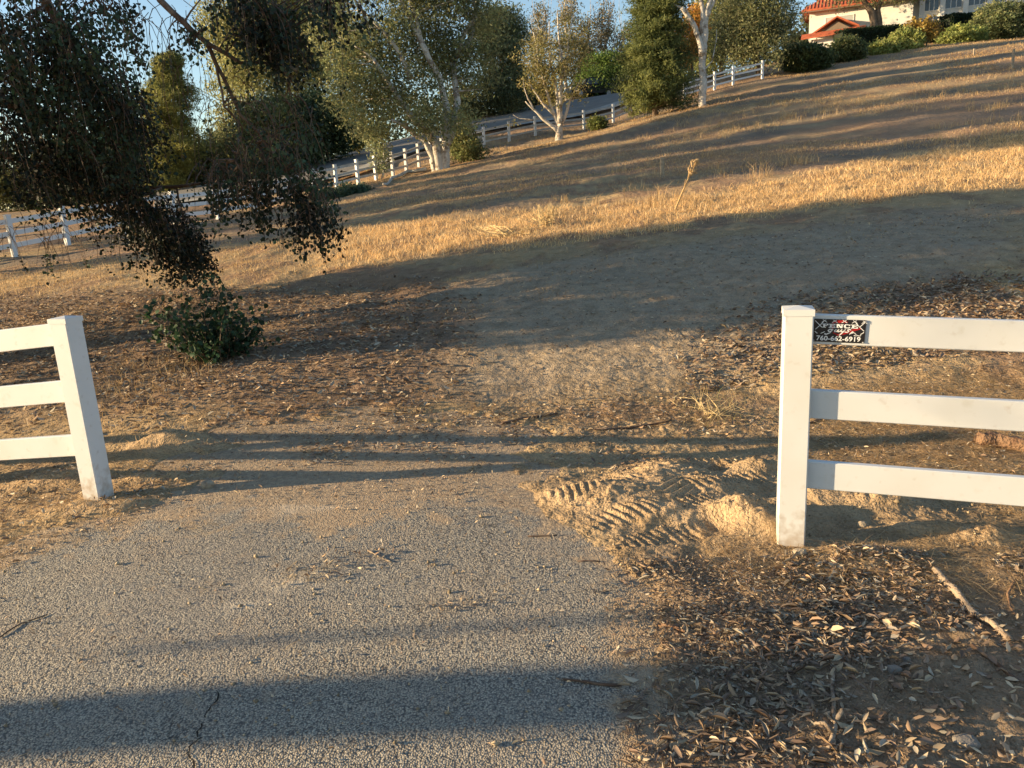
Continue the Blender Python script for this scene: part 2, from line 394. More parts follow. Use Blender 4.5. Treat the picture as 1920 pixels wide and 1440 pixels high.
# ------------------------------------------------------------------ driveway (asphalt sheet)
def asphalt_mat(name, base, dusty, fine=True):
    m = bpy.data.materials.new(name); m.use_nodes = True; n = m.node_tree; N = n.nodes; L = n.links; N.clear()
    out = N.new('ShaderNodeOutputMaterial'); b = N.new('ShaderNodeBsdfPrincipled'); L.new(b.outputs[0], out.inputs[0])
    b.inputs['Roughness'].default_value = .85; b.inputs['Specular IOR Level'].default_value = .25
    pos = N.new('ShaderNodeNewGeometry').outputs['Position']
    def noise(sc, det=4, dist=0):
        t = N.new('ShaderNodeTexNoise'); t.inputs['Scale'].default_value = sc; t.inputs['Detail'].default_value = det; t.inputs['Distortion'].default_value = dist
        L.new(pos, t.inputs['Vector']); return t.outputs['Fac']
    def mr(v, a, b_, c=0, d=1):
        r = N.new('ShaderNodeMapRange'); r.inputs['From Min'].default_value = a; r.inputs['From Max'].default_value = b_
        r.inputs['To Min'].default_value = c; r.inputs['To Max'].default_value = d; L.new(v, r.inputs['Value']); return r.outputs[0]
    def mix(f, a, c2, mode='MIX'):
        x = N.new('ShaderNodeMix'); x.data_type = 'RGBA'; x.blend_type = mode; L.new(f, x.inputs['Factor'])
        if isinstance(a, tuple): x.inputs['A'].default_value = (*a, 1)
        else: L.new(a, x.inputs['A'])
        if isinstance(c2, tuple): x.inputs['B'].default_value = (*c2, 1)
        else: L.new(c2, x.inputs['B'])
        return x.outputs['Result']
    v = N.new('ShaderNodeTexVoronoi'); v.inputs['Scale'].default_value = 135; L.new(pos, v.inputs['Vector'])
    bw = N.new('ShaderNodeRGBToBW'); L.new(v.outputs['Color'], bw.inputs[0])
    stone = mix(mr(bw.outputs[0], .2, .8), (base * .74, base * .67, base * .56), (base * 1.75, base * 1.55, base * 1.2))
    dusk = mix(mr(noise(1.3, 5), .42, .68), stone, (dusty[0], dusty[1], dusty[2]))
    fc = N.new('ShaderNodeMix'); fc.data_type = 'FLOAT'
    c = mix(mr(noise(2.2, 6), .40, .75, 0, .75), stone, (dusty[0], dusty[1], dusty[2]))
    gaps = mr(v.outputs['Distance'], .35, .75, 0, 1)
    c = mix(gaps, c, (base * .26, base * .24, base * .22))  # gap colour deepened to stand for small shadows between the stones
    # fine crack lines
    vc = N.new('ShaderNodeTexVoronoi'); vc.feature = 'DISTANCE_TO_EDGE'; vc.inputs['Scale'].default_value = .55
    wp = N.new('ShaderNodeMixRGB'); wp.blend_type = 'ADD'; wp.inputs[0].default_value = 1
    tn = N.new('ShaderNodeTexNoise'); tn.inputs['Scale'].default_value = 3.5; tn.inputs['Detail'].default_value = 6; L.new(pos, tn.inputs['Vector'])
    sc = N.new('ShaderNodeVectorMath'); sc.operation = 'SCALE'; sc.inputs['Scale'].default_value = .45; L.new(tn.outputs['Color'], sc.inputs[0])
    L.new(pos, wp.inputs[1]); L.new(sc.outputs[0], wp.inputs[2]); L.new(wp.outputs[0], vc.inputs['Vector'])
    crack = mr(vc.outputs['Distance'], .0, .0045, .75, 0)
    crack_m = N.new('ShaderNodeMath'); crack_m.operation = 'MULTIPLY'; L.new(crack, crack_m.inputs[0]); L.new(mr(noise(.5, 2), .5, .56), crack_m.inputs[1])
    c = mix(crack_m.outputs[0], c, (.012, .011, .010))
    c = mix(mr(noise(.8, 3), .35, .7, 0, .35), c, (base * .8, base * .74, base * .66))
    at_ = N.new('ShaderNodeAttribute'); at_.attribute_name = 'tint'; sx = N.new('ShaderNodeSeparateColor'); L.new(at_.outputs['Color'], sx.inputs[0])
    ad = N.new('ShaderNodeMath'); ad.operation = 'ADD'; L.new(sx.outputs[0], ad.inputs[0]); L.new(mr(noise(7, 8), .3, .7, -.5, .5), ad.inputs[1])
    soil = mix(mr(noise(30, 5), .4, .7), (.44, .33, .215), (.29, .21, .14))
    dm = mr(ad.outputs[0], .35, .75, 0, .92); c = mix(dm, c, soil)
    ap = N.new('ShaderNodeMath'); ap.operation = 'ADD'; L.new(sx.outputs[1], ap.inputs[0]); L.new(mr(noise(12, 8), .3, .7, -.4, .4), ap.inputs[1])
    c = mix(mr(ap.outputs[0], .35, 1.1, 0, .55), c, (.60, .51, .39))
    L.new(c, b.inputs['Base Color'])
    bp = N.new('ShaderNodeBump'); bp.invert = True; bp.inputs['Distance'].default_value = .0055; L.new(v.outputs['Distance'], bp.inputs['Height'])
    b2 = N.new('ShaderNodeBump'); b2.inputs['Distance'].default_value = .012; L.new(noise(45, 4), b2.inputs['Height']); L.new(bp.outputs[0], b2.inputs['Normal'])
    L.new(b2.outputs[0], b.inputs['Normal'])
    return m
M_asphalt = asphalt_mat('worn_asphalt', .335, (.48, .385, .275))
gx = np.arange(-6, 2.2, .04); gy = np.arange(-3, 6.6, .04); AX, AY = np.meshgrid(gx, gy)
AZ = T(AX, AY) + .004 + fbm(AX * .8, AY * .8, 88, 3) * .012
k = np.arange(AX.size).reshape(AX.shape)
AQ = np.stack([k[:-1, :-1], k[:-1, 1:], k[1:, 1:], k[1:, :-1]], -1).reshape(-1, 4)
cx = AX[:-1, :-1].ravel() + .025; cy = AY[:-1, :-1].ravel() + .025
keep = poly_sd(cx, cy, DRIVE) > -.25
dsd = poly_sd(AX, AY, DRIVE); DU = np.maximum(.75 * (1 - sstep(-.05, .35, dsd)), 1.3 * sstep(3.5, 4.8, AY + fbm(AX, AY, 90, 3) * .9)); DU = np.maximum(DU, .55 * sstep(.6, 1.2, AX + fbm(AX * 2, AY * 2, 91, 3) * .5) * sstep(3.0, 3.6, AY))
PALE = np.zeros(AX.shape)
for (px_, py_, rx_, ry_) in ((540, 1105, .22, .10), (470, 1140, .16, .06), (600, 1085, .12, .06), (560, 965, .35, .1)):
    q_ = W0(px_, py_); PALE = np.maximum(PALE, np.exp(-((AX - q_[0]) / rx_) ** 2 - ((AY - q_[1]) / ry_) ** 2))
a = npmesh('driveway', np.stack([AX, AY, AZ], -1).reshape(-1, 3), AQ[keep], M_asphalt, smooth=True, col=np.stack([DU.ravel(), PALE.ravel(), 0 * DU.ravel()], 1)); tag(a, kind='structure')

ck = [(381, 1356), (374, 1372), (378, 1385), (354, 1400), (351, 1412), (362, 1425), (372, 1450)]
ck2 = [(410, 1300), (404, 1322), (392, 1338), (381, 1356)]
mbk = MB()
for c_ in (ck, ck2):
    q_ = [];
    for i_ in range(len(c_) - 1):
        for t_ in (0, .33, .66): a_, b_ = W0(*c_[i_]), W0(*c_[i_ + 1]); q_.append((a_[0] * (1 - t_) + b_[0] * t_ + random.uniform(-.009, .009), a_[1] * (1 - t_) + b_[1] * t_ + random.uniform(-.009, .009)))
    for i_ in range(len(q_) - 1):
        w0_, w1_ = random.uniform(.001, .004), random.uniform(.001, .004); (x0_, y0_), (x1_, y1_) = q_[i_], q_[i_ + 1]
        z0_ = float(T(x0_, y0_) + .004 + fbm(x0_ * .8, y0_ * .8, 88, 3) * .012) + .0035; z1_ = float(T(x1_, y1_) + .004 + fbm(x1_ * .8, y1_ * .8, 88, 3) * .012) + .0035
        mbk.add([(x0_ - w0_, y0_, z0_), (x0_ + w0_, y0_, z0_), (x1_ + w1_, y1_, z1_), (x1_ - w1_, y1_, z1_)], [(0, 1, 2, 3)])
tag(mbk.build('asphalt_crack', mat('crack_dark', (.02, .017, .014), rough=1)), kind='structure')  # thin near-black ribbon laid just above the asphalt along the crack

def ribbon(name, pts, width, mtl, lift=.05, col=None):
    """strip following the ground; pts = centreline xy"""
    P = np.array(pts, float); D = [P[0]]
    for i in range(len(P) - 1):
        for s_ in np.linspace(0, 1, 13)[1:]:
            D.append(P[i] * (1 - s_) + P[i + 1] * s_)
    D = np.array(D)
    for _ in range(12): D[1:-1] = (D[:-2] + D[2:] + 2 * D[1:-1]) / 4
    t = np.gradient(D, axis=0); t /= np.linalg.norm(t, axis=1)[:, None]; nn = np.stack([-t[:, 1], t[:, 0]], 1)
    K = 9; V = []
    for j in range(K):
        o = (j / (K - 1) - .5) * width; q = D + nn * o; V.append(np.stack([q[:, 0], q[:, 1], T(q[:, 0], q[:, 1]) + lift], 1))
    V = np.stack(V, 1); n_ = len(D); id_ = np.arange(n_ * K).reshape(n_, K)
    Qd = np.stack([id_[:-1, :-1], id_[1:, :-1], id_[1:, 1:], id_[:-1, 1:]], -1).reshape(-1, 4)
    return npmesh(name, V.reshape(-1, 3), Qd, mtl, smooth=True), D, nn

# ------------------------------------------------------------------ road beyond the field
M_road = mat('road_asphalt', (.17, .16, .145), rough=.85, noise=[(1.2, (.22, .205, .18), .4, .7, 5)])
M_kerb = mat('concrete_kerb', (.36, .34, .30), rough=.85, noise=[(2, (.28, .26, .22), .4, .7, 5)])
M_line = mat('white_line_paint', (.55, .55, .53), rough=.7)
rc = [place(560, 352, 47)[:2], place(620, 322, 52)[:2], place(720, 285, 57)[:2], place(850, 252, 62.5)[:2], place(960, 232, 64.5)[:2], place(1080, 214, 65)[:2], place(1200, 196, 67)[:2], place(1300, 180, 74)[:2]]
rc = [place(300, 440, 44)[:2]] + rc
rd, RD, RN = ribbon('road', rc, 6.4, M_road, .16); COL.objects.unlink(rd); bpy.data.objects.remove(rd)
rc2 = RD + RN * 3.0; rd, _, _ = ribbon('road', rc2, 12.2, M_road, .18); tag(rd, kind='structure')
kb, _, _ = ribbon('kerb_strip', RD - RN * 3.85, 1.2, M_kerb, .28); tag(kb, kind='structure')
ln, _, _ = ribbon('road_edge_line', RD + RN * 8.5, .15, M_line, .20); tag(ln, kind='structure')

# ------------------------------------------------------------------ fences
def cap_mesh(mb, c, ax, hw, zb):
    """pyramid cap"""
    c = np.array(c, float); a, b_ = ax
    lo = [c + a * hw * i + b_ * hw * j + np.array([0, 0, zb]) for i, j in ((-1, -1), (1, -1), (1, 1), (-1, 1))]
    hi = [p + np.array([0, 0, .030]) for p in lo]
    top = c + np.array([0, 0, zb + .042])
    mb.add(lo + hi + [top], [(3, 2, 1, 0), (0, 1, 5, 4), (1, 2, 6, 5), (2, 3, 7, 6), (3, 0, 4, 7), (4, 5, 8), (5, 6, 8), (6, 7, 8), (7, 4, 8)])

def near_fence(pts, label, slope_z, group=None):
    """pts: post xyz bases; rails run between posts"""
    root = empty('ranch_fence', pts[0], label, 'fence')
    for i, p in enumerate(pts):
        p = np.array(p, float); q = np.array(pts[i + 1] if i + 1 < len(pts) else pts[i - 1], float)
        d = (q - p); d[2] = 0; d /= np.linalg.norm(d); nrm = np.array([-d[1], d[0], 0])
        mb = MB(); mb.box(p + np.array([0, 0, .40]), (.0635, .0635, .775), [d, nrm, (0, 0, 1)], bev=.006)
        po = mb.build('post', M_vinyl, root)
        mc = MB(); cap_mesh(mc, p, (d, nrm), .0665, 1.150); mc.build('post_cap', M_vinyl, po)
        if i + 1 < len(pts):
            L = np.linalg.norm((q - p)); dd = (q - p) / L; up = np.cross(nrm, dd); up = up if up[2] > 0 else -up
            for z in (1.086, .733, .385):
                mr_ = MB(); c = (p + q) / 2 + np.array([0, 0, z]); h = L / 2 - .0640
                y, zz, b = .019, .068, .004
                ring = [(-y + b, -zz), (y - b, -zz), (y, -zz + b), (y, zz - b), (y - b, zz), (-y + b, zz), (-y, zz - b), (-y, -zz + b)]
                V = [c + dd * s_ * h + nrm * u + up * v for s_ in (-1, 1) for u, v in ring]
                mr_.add(V, [tuple(range(7, -1, -1)), tuple(range(8, 16))] + [(k_, (k_ + 1) % 8, 8 + (k_ + 1) % 8, 8 + k_) for k_ in range(8)])
                mr_.build('rail', M_vinyl, root)
    return root
dv = np.array([.962, -.274, 0])
PL = np.array([-2.65, 4.60, .0]); PR = np.array([1.32, 3.47, .0])
near_fence([PL, PL - dv * 2.44 + np.array([0, 0, -.22]), PL - dv * 4.88 + np.array([0, 0, -.42]), PL - dv * 7.32 + np.array([0, 0, -.55])], 'white three-rail vinyl fence ending at the left edge of the driveway', -.1)
near_fence([PR, PR + dv * 2.44 + np.array([0, 0, -.11]), PR + dv * 4.88 + np.array([0, 0, -.2])], 'white three-rail vinyl fence carrying the black sign, right of the driveway', -.045)

def far_fence(pxs, label, spacing=2.44, rails=3, hgt=1.22, rough=0):
    P = [place(*p) for p in pxs]; P2 = [P[0]]
    seg = []; 
    for a_, b_ in zip(P[:-1], P[1:]):
        L = np.linalg.norm((b_ - a_)[:2]); n_ = max(1, int(round(L / spacing)))
        for k_ in range(1, n_ + 1):
            q = a_ + (b_ - a_) * k_ / n_; q[2] = float(H(q[0], q[1])); P2.append(q)
    P2[0][2] = float(H(P2[0][0], P2[0][1]))
    root = empty('ranch_fence', P2[0], label, 'fence')
    for i, p in enumerate(P2):
        q = P2[i + 1] if i + 1 < len(P2) else P2[i - 1]
        d = q - p; d[2] = 0; d /= np.linalg.norm(d); nrm = np.array([-d[1], d[0], 0])
        mb = MB(); mb.box(p + np.array([0, 0, hgt / 2 - .15]), (.07, .07, hgt / 2 + .15), [d, nrm, (0, 0, 1)]); cap_mesh(mb, p, (d, nrm), .08, hgt + .003)
        mb.build('post', M_vinyl_far, root)
        if i + 1 < len(P2):
            for z in [hgt - .16 - .36 * j for j in range(rails)]:
                a_ = p + np.array([0, 0, z]); b_ = q + np.array([0, 0, z]); L = np.linalg.norm(b_ - a_); dd = (b_ - a_) / L; up = np.cross(nrm, dd); up = up if up[2] > 0 else -up
                m_ = MB(); m_.box((a_ + b_) / 2, (L / 2 - .075, .022, .07 if p[1] < 38 else .058), [dd, nrm, up]); m_.build('rail', M_rail_shaded if 38 < p[1] < 59.5 and p[0] < 10 else M_vinyl_far, root)
    return root
far_fence([(-170, 525, 22.3), (29, 483, 24), (128, 462, 25.6), (330, 427, 30), (480, 398, 34), (560, 372, 37.5)], 'white rail fence low behind the dark overhanging branches on the left')
far_fence([(590, 362, 39.5), (672, 345, 41), (737, 328, 43), (786, 314, 45.5), (830, 300, 48)], 'white rail fence between the road and the thick white-trunked tree', spacing=1.45)
far_fence([(868, 285, 51), (908, 273, 52.5), (955, 265, 53.5), (1004, 256, 54.5), (1095, 242, 56), (1150, 231, 57), (1200, 222, 58)], 'white rail fence along the road behind the small pale-stemmed tree', spacing=2.0)
far_fence([(1283, 164, 57.5), (1340, 145, 58), (1375, 132, 58.5), (1430, 118, 59)], 'weathered white rail fence climbing the slope behind the bare-trunked gum', spacing=2.7)

# ------------------------------------------------------------------ sign on the right fence
M_black = mat('sign_black', (.012, .011, .013), rough=.35, spec=.5)
M_white = mat('sign_white', (.80, .80, .78), rough=.4)
M_red = mat('sign_red', (.33, .018, .018), rough=.4)
fr = PR + np.array([0, 0, 0]); slope = -.11 / 2.44
dd = dv * 1.0; dd = dd + np.array([0, 0, slope]); dd /= np.linalg.norm(dd)
nf = np.array([-.274, -.962, 0.]); upv = np.cross(dd, nf); upv = upv if upv[2] > 0 else -upv
SW, SH = .218, .104
sc0 = PR + np.array([0, 0, 1.084]) + dd * (.0665 + SW / 2) + nf * (.019 + .004)
sroot = empty('fence_sign', sc0, 'small black rectangular sign with white lettering screwed to the top rail beside the post', 'sign')
mb = MB(); mb.box(sc0, (SW / 2, .0018, SH / 2), [dd, nf, upv]); mb.build('sign_plate', M_black, sroot)
def sp(u, v, o): return sc0 + dd * (u - .5) * SW + upv * (v - .5) * SH + nf * (.0018 + o)
def flat(mb, pts, o):
    n_ = len(pts); V = [sp(u, v, o) for u, v in pts] + [sp(u, v, o + .0006) for u, v in pts]
    mb.add(V, [tuple(range(n_, 2 * n_))] + [(i, (i + 1) % n_, n_ + (i + 1) % n_, n_ + i) for i in range(n_)])
def stroke(mb, P, wd, o):
    P = [np.array([p[0] * SW, p[1] * SH]) for p in P]
    for a_, b_ in zip(P[:-1], P[1:]):
        t = b_ - a_; L = np.linalg.norm(t)
        if L < 1e-6: continue
        t /= L; n_ = np.array([-t[1], t[0]]) * wd / 2; e = t * wd * .25
        q = [a_ - n_ - e, b_ - n_ + e, b_ + n_ + e, a_ + n_ - e]
        flat(mb, [(x_[0] / SW, x_[1] / SH) for x_ in q], o)
mr1 = MB()
for P in ([(.39, .90), (.46, .955), (.56, .955), (.64, .88)], [(.52, .38), (.66, .50), (.88, .66)], [(.54, .34), (.68, .44), (.90, .63)], [(.39, .42), (.49, .32)], [(.37, .86), (.37, .60)]): stroke(mr1, P, .0055, .0002)
flat(mr1, [(.40, .95), (.60, .97), (.64, .86), (.38, .84)], .0001); flat(mr1, [(.52, .38), (.70, .58), (.90, .66), (.88, .60), (.70, .48), (.56, .34)], .0001)
mr1.build('red_emblem', M_red, sroot)
ml = MB()
def wire(P, wd):
    w_ = MB(); stroke(w_, P, wd, .0010); w_.build('wire_mark', M_white, sroot)
for cx_ in (.20, .40, .585, .78, .965):
    wire([(cx_ - .03, .97), (cx_ + .05, .86)], .0022); wire([(cx_ + .03, .97), (cx_ - .05, .86)], .0022)
for P in ([(.02, .92), (.12, .72), (.04, .55)], [(.20, .94), (.12, .72), (.16, .64)], [(.03, .45), (.08, .37)], [(.15, .37), (.22, .45)], [(.985, .93), (.88, .70), (.97, .53)], [(.78, .93), (.88, .70)], [(.97, .47), (.91, .38)],
          [(.70, .37), (.755, .50), (.83, .37)], [(.72, .40), (.78, .45), (.81, .42)], [(.74, .43), (.77, .47)]): wire(P, .0028)
for k_ in range(7): stroke(ml, [(.79 + k_ * .02, .315), (.80 + k_ * .02, .335 - .01 * (k_ % 3))], .0028, .0010)
ml.build('small_lettering', M_white, sroot)
# FENCE in slab capitals
mf = MB()
def slab(x0, ch, wd):
    y0, y1 = .63, .80
    def bar(a, b, c, d): flat(mf, [(x0 + a * wd, y0 + b * (y1 - y0)), (x0 + c * wd, y0 + b * (y1 - y0)), (x0 + c * wd, y0 + d * (y1 - y0)), (x0 + a * wd, y0 + d * (y1 - y0))], .0016)
    if ch in 'FE':
        bar(.16, .0, .46, 1); bar(0, 0, .62 if ch == 'F' else 1, .18); bar(0, .82, 1, 1); bar(.4, .42, .78, .60); bar(.80, .62, 1, .83)
        if ch == 'E': bar(.80, .17, 1, .38)
    if ch == 'N':
        bar(.1, 0, .30, 1); bar(.72, .0, .90, 1); bar(0, 0, .42, .16); bar(.6, .84, 1, 1); bar(0, .84, .36, 1)
        flat(mf, [(x0 + .12 * wd, y1), (x0 + .42 * wd, y1), (x0 + .90 * wd, y0), (x0 + .62 * wd, y0)], .0017)
    if ch == 'C':
        bar(.0, .2, .30, .8); bar(.12, 0, .9, .2); bar(.12, .8, .9, 1); bar(.72, .62, .95, 1); bar(.74, .12, .95, .34)
for i, (ch, x0, wd) in enumerate((('F', .165, .115), ('E', .29, .125), ('N', .425, .145), ('C', .58, .125), ('E', .715, .135))): slab(x0, ch, wd)
mf.build('heading_lettering', M_white, sroot)
mg = MB()   # script word
for P in ([(.355, .60), (.30, .60), (.265, .545), (.275, .50), (.31, .50), (.355, .59), (.30, .44), (.235, .375), (.205, .38), (.215, .41)],
          [(.42, .60), (.39, .54), (.395, .50), (.43, .51), (.47, .60), (.45, .53), (.46, .50), (.49, .52)],
          [(.53, .60), (.505, .54), (.52, .50), (.56, .53), (.60, .62), (.55, .48), (.50, .37), (.49, .35)],
          [(.70, .60), (.655, .62), (.635, .58), (.665, .54), (.64, .49), (.59, .50)]): stroke(mg, [(u + .02, v - .035) for u, v in P], .0042, .0016)
mg.build('script_lettering', M_white, sroot)
def text_mesh(s_, u0, u1, v0, v1, name):
    cu = bpy.data.curves.new('lettering', 'FONT'); cu.body = s_; cu.offset = .02; cu.extrude = .0; cu.resolution_u = 3
    to = bpy.data.objects.new('lettering', cu); COL.objects.link(to); bpy.context.view_layer.update()
    dg = bpy.context.evaluated_depsgraph_get(); me = bpy.data.meshes.new_from_object(to.evaluated_get(dg))
    V = np.array([v.co[:] for v in me.vertices]); fs = [tuple(p.vertices) for p in me.polygons]
    COL.objects.unlink(to); bpy.data.objects.remove(to); bpy.data.curves.remove(cu)
    mn, mx = V.min(0), V.max(0); U = (V[:, 0] - mn[0]) / (mx[0] - mn[0]); W_ = (V[:, 1] - mn[1]) / (mx[1] - mn[1])
    m_ = MB(); m_.add([sp(u0 + u * (u1 - u0), v0 + v * (v1 - v0), .0016) for u, v in zip(U, W_)], fs)
    o = m_.build(name, M_white, sroot); bpy.data.meshes.remove(me); return o
text_mesh('760-662-6919', .07, .92, .055, .275, 'phone_number')
for (u, v) in ((.02, .05), (.975, .94), (.975, .03)):
    ms_ = MB(); c = sp(u, v, .001); ms_.tube([c - nf * .0005, c + nf * .002], [.004, .003], n=8); ms_.build('screw', M_rim, sroot)

# ------------------------------------------------------------------ foliage generators (numpy)
def frames(n, tilt=None, down=0.0):
    """random orthonormal frames; 'down' biases the long axis downwards"""
    a = rng.normal(size=(n, 3)); a[:, 2] -= down; a /= np.linalg.norm(a, axis=1)[:, None]
    b = rng.normal(size=(n, 3)); b -= a * (a * b).sum(1)[:, None]; b /= np.linalg.norm(b, axis=1)[:, None]
    return a, b, np.cross(a, b)

def leaf_quads(P, size, aspect, down=0.0):
    n = len(P); a, b, c = frames(n, down=down); L = (size * np.ones(n))[:, None]; Wd = L * aspect
    V = np.stack([P - a * L * .5, P + b * Wd * .5, P + a * L * .5, P - b * Wd * .5], 1).reshape(-1, 3)
    Fq = np.arange(n * 4).reshape(n, 4)
    return V, Fq, 4

def leaf_fold(P, size, aspect, down=0.0, frame=None):
    """six-cornered leaf folded on its midrib"""
    n = len(P); a, b, c = frame if frame is not None else frames(n, down=down); L = (size * np.ones(n))[:, None]; Wd = L * aspect
    bend = c * L * rng.uniform(.03, .28, n)[:, None] * rng.choice([-1, 1], n)[:, None]
    V = np.stack([P - a * L * .5, P - a * L * .2 + b * Wd * .48 + bend, P + a * L * .15 + b * Wd * .42 + bend, P + a * L * .5,
                  P + a * L * .15 - b * Wd * .42 + bend * .8, P - a * L * .2 - b * Wd * .48 + bend * .8], 1)
    i = np.arange(n)[:, None] * 6
    Fq = np.concatenate([i + np.array([0, 1, 2, 3]), i + np.array([0, 3, 4, 5])])
    return V.reshape(-1, 3), Fq, 6

def blob_world(px, py, Yd, rw, rh, depth=1.0):
    c = at(px, py, Yd); s_ = Yd * np.linalg.norm(ray(px, py)) / FPX * .98
    return (c, np.array([rw * s_, rw * s_ * depth, rh * s_]))

def clumps(blobs, n, shell=.55):
    vol = np.array([b[1].prod() ** .75 for b in blobs]); k = rng.choice(len(blobs), n, p=vol / vol.sum())
    d = rng.normal(size=(n, 3)); d /= np.linalg.norm(d, axis=1)[:, None]; r = rng.uniform(shell ** 3, 1, n) ** (1 / 3)
    c = np.array([b[0] for b in blobs])[k]; R_ = np.array([b[1] for b in blobs])[k]
    return c + d * R_ * r[:, None]

def foliage(name, blobs, parent, nclump, per, csize, lsize, aspect, col, var=.35, fold=False, down=.3, m=None, shell=.45, col2=None, squash=.75, stretch=1.0):
    if m is None: lsize *= 1.3; nclump = int(nclump * 1.7)
    cl = clumps(blobs, nclump, shell)
    n = nclump * per
    off = rng.normal(size=(n, 3)) * csize; off[:, 2] *= squash * stretch
    P = np.repeat(cl, per, 0) + off
    P[:, 2] = np.maximum(P[:, 2], T(P[:, 0], P[:, 1]) + .03)
    size = lsize * rng.uniform(.6, 1.35, n)
    V, Fq, kv = (leaf_fold if fold else leaf_quads)(P, size, aspect, down=down)
    cc = np.array(col) * np.ones((n, 3))
    tt = np.repeat(rng.uniform(0, 1, nclump) ** 1.3, per)[:, None]
    if col2 is not None: cc = cc * (1 - tt) + np.array(col2) * tt
    cc = cc * np.repeat(rng.uniform(1 - var, 1 + var, nclump), per)[:, None] * rng.uniform(.75, 1.3, (n, 1)) * rng.uniform(.92, 1.08, (n, 3)) * (2.05 if m is None else 1)
    return npmesh(name, V, Fq, m or M_leaf_far, parent, col=np.repeat(cc, kv, 0)), cl

def bez(a, b, sag=0.0, wob=.1, n=6):
    a = np.array(a, float); b = np.array(b, float); L = np.linalg.norm(b - a); P = []
    w1 = rng.normal(size=3) * wob * L * .3
    for t in np.linspace(0, 1, n):
        p = a * (1 - t) + b * t + np.array([0, 0, sag * L * 4 * t * (1 - t)]) + w1 * math.sin(math.pi * t) + (rng.normal(size=3) * wob * L * .05 if 0 < t < 1 else 0); P.append(p)
    return P

def make_tree(name, label, cat, base, stems, blobs, bark, nclump, per, csize, lsize, aspect, col, limbs=24, group=None, twr=.03, stem_n=8, **kw):
    """stems: list of (list of (px,py,Y) or xyz, r0, r1)"""
    root = empty(name, base, label, cat, group)
    mb = MB(); pts = []
    for (pl, r0, r1) in stems:
        P = [np.array(p, float) for p in pl]; Q = []
        for i in range(len(P) - 1):
            seg = bez(P[i], P[i + 1], 0, .12, 5); Q += seg if i == 0 else seg[1:]
        R_ = np.linspace(r0, r1, len(Q)) ; R_[0] *= 1.25
        mb.tube(Q, list(R_), n=stem_n, rough=.18)
        for i, q in enumerate(Q):
            if i > len(Q) * .3: pts.append((q, R_[i]))
    fo, cl = foliage('crown', blobs, root, nclump, per, csize, lsize, aspect, col, **kw)
    if pts and limbs:
        PA = np.array([p for p, r in pts])
        sel = rng.choice(len(cl), min(limbs, len(cl)), replace=False)
        for s_ in sel:
            d = np.linalg.norm(PA - cl[s_], axis=1) + np.maximum(0, PA[:, 2] - cl[s_][2]) * 1.0
            j = int(np.argmin(d)); q = bez(PA[j], cl[s_], .02, .12, 6); r0 = min(pts[j][1] * .7, twr * (1 + np.linalg.norm(q[0] - q[-1]) * .25))
            mb.tube(q, list(np.linspace(r0, twr * .25, 6)), n=5)
    mb.build('trunk', bark, root, smooth=True)
    return root

def sgrid(px, py, Yd): return at(px, py, Yd)

# ---- thick white-trunked eucalyptus in the middle
B = place(825, 318, 41.5)
def A(px, py, Yd=41.5): return at(px, py, Yd)
OLIVE = (.135, .135, .062); OLIVE2 = (.055, .068, .036); GREY = (.095, .11, .065)
make_tree('eucalyptus_tree', 'big spreading eucalyptus with a thick white forked trunk beside the road fence', 'tree', B,
          [([B - [0, 0, .3], A(822, 300), A(818, 270), A(800, 245), A(770, 215, 41), A(745, 180, 40.5), A(700, 110, 40)], .29, .09),
           ([B - [.25, 0, .3], A(812, 295), A(795, 262), A(770, 245), A(735, 225, 40)], .20, .07),
           ([B + [.2, .2, -.3], A(834, 285), A(838, 245), A(838, 200), A(826, 150), A(800, 100, 41), A(775, 50), A(750, 0)], .27, .08),
           ([A(836, 270), A(850, 235), A(858, 190, 42), A(852, 120, 42.5), A(872, 60, 43), A(890, 20, 43)], .22, .08),
           ([A(800, 100, 41), A(782, 40), A(765, -10), A(750, -50)], .13, .06), ([A(872, 100, 43), A(885, 50, 43.5), A(892, 22, 44), A(902, -30, 44)], .2, .10),
           ([A(770, 150, 41), A(720, 60, 41), A(680, 20, 41)], .13, .05)],
          [blob_world(680, 120, 41, 65, 55), blob_world(655, 195, 40, 42, 38), blob_world(735, 60, 42, 70, 45), blob_world(765, 165, 41, 62, 45), blob_world(832, 222, 40.5, 62, 30),
           blob_world(855, 110, 43, 55, 50), blob_world(905, 50, 43, 50, 40), blob_world(820, 15, 43, 80, 30), blob_world(700, 225, 40, 45, 30), blob_world(780, -60, 42, 130, 60), blob_world(640, 60, 42, 55, 55), blob_world(690, 170, 41, 60, 50), blob_world(810, 90, 43.5, 60, 50), blob_world(880, 130, 43, 45, 50)],
          M_bark_w, 430, 75, .42, .15, .34, OLIVE2, col2=(.17, .165, .07), limbs=60, twr=.035, var=.3, shell=.3)
make_tree('young_eucalyptus', 'slim pale-leaved sapling drooping over the rail fence left of the white trunk', 'tree', place(716, 334, 42),
          [([place(716, 334, 42), at(720, 290, 42), at(715, 250, 42)], .06, .02)], [blob_world(712, 285, 42, 17, 38), blob_world(700, 245, 42, 30, 20)], M_bark_w, 40, 45, .2, .13, .35, (.14, .15, .08), limbs=10, twr=.012)
make_tree('low_bush', 'rounded green bush hugging the right side of the thick white trunk', 'bush', place(868, 300, 44), [([place(868, 300, 44), at(868, 280, 44)], .05, .02)],
          [blob_world(868, 268, 44.5, 22, 34), blob_world(885, 285, 44, 26, 14)], M_bark_d, 60, 60, .22, .12, .5, (.06, .075, .03), col2=(.13, .12, .045), limbs=8, twr=.012)
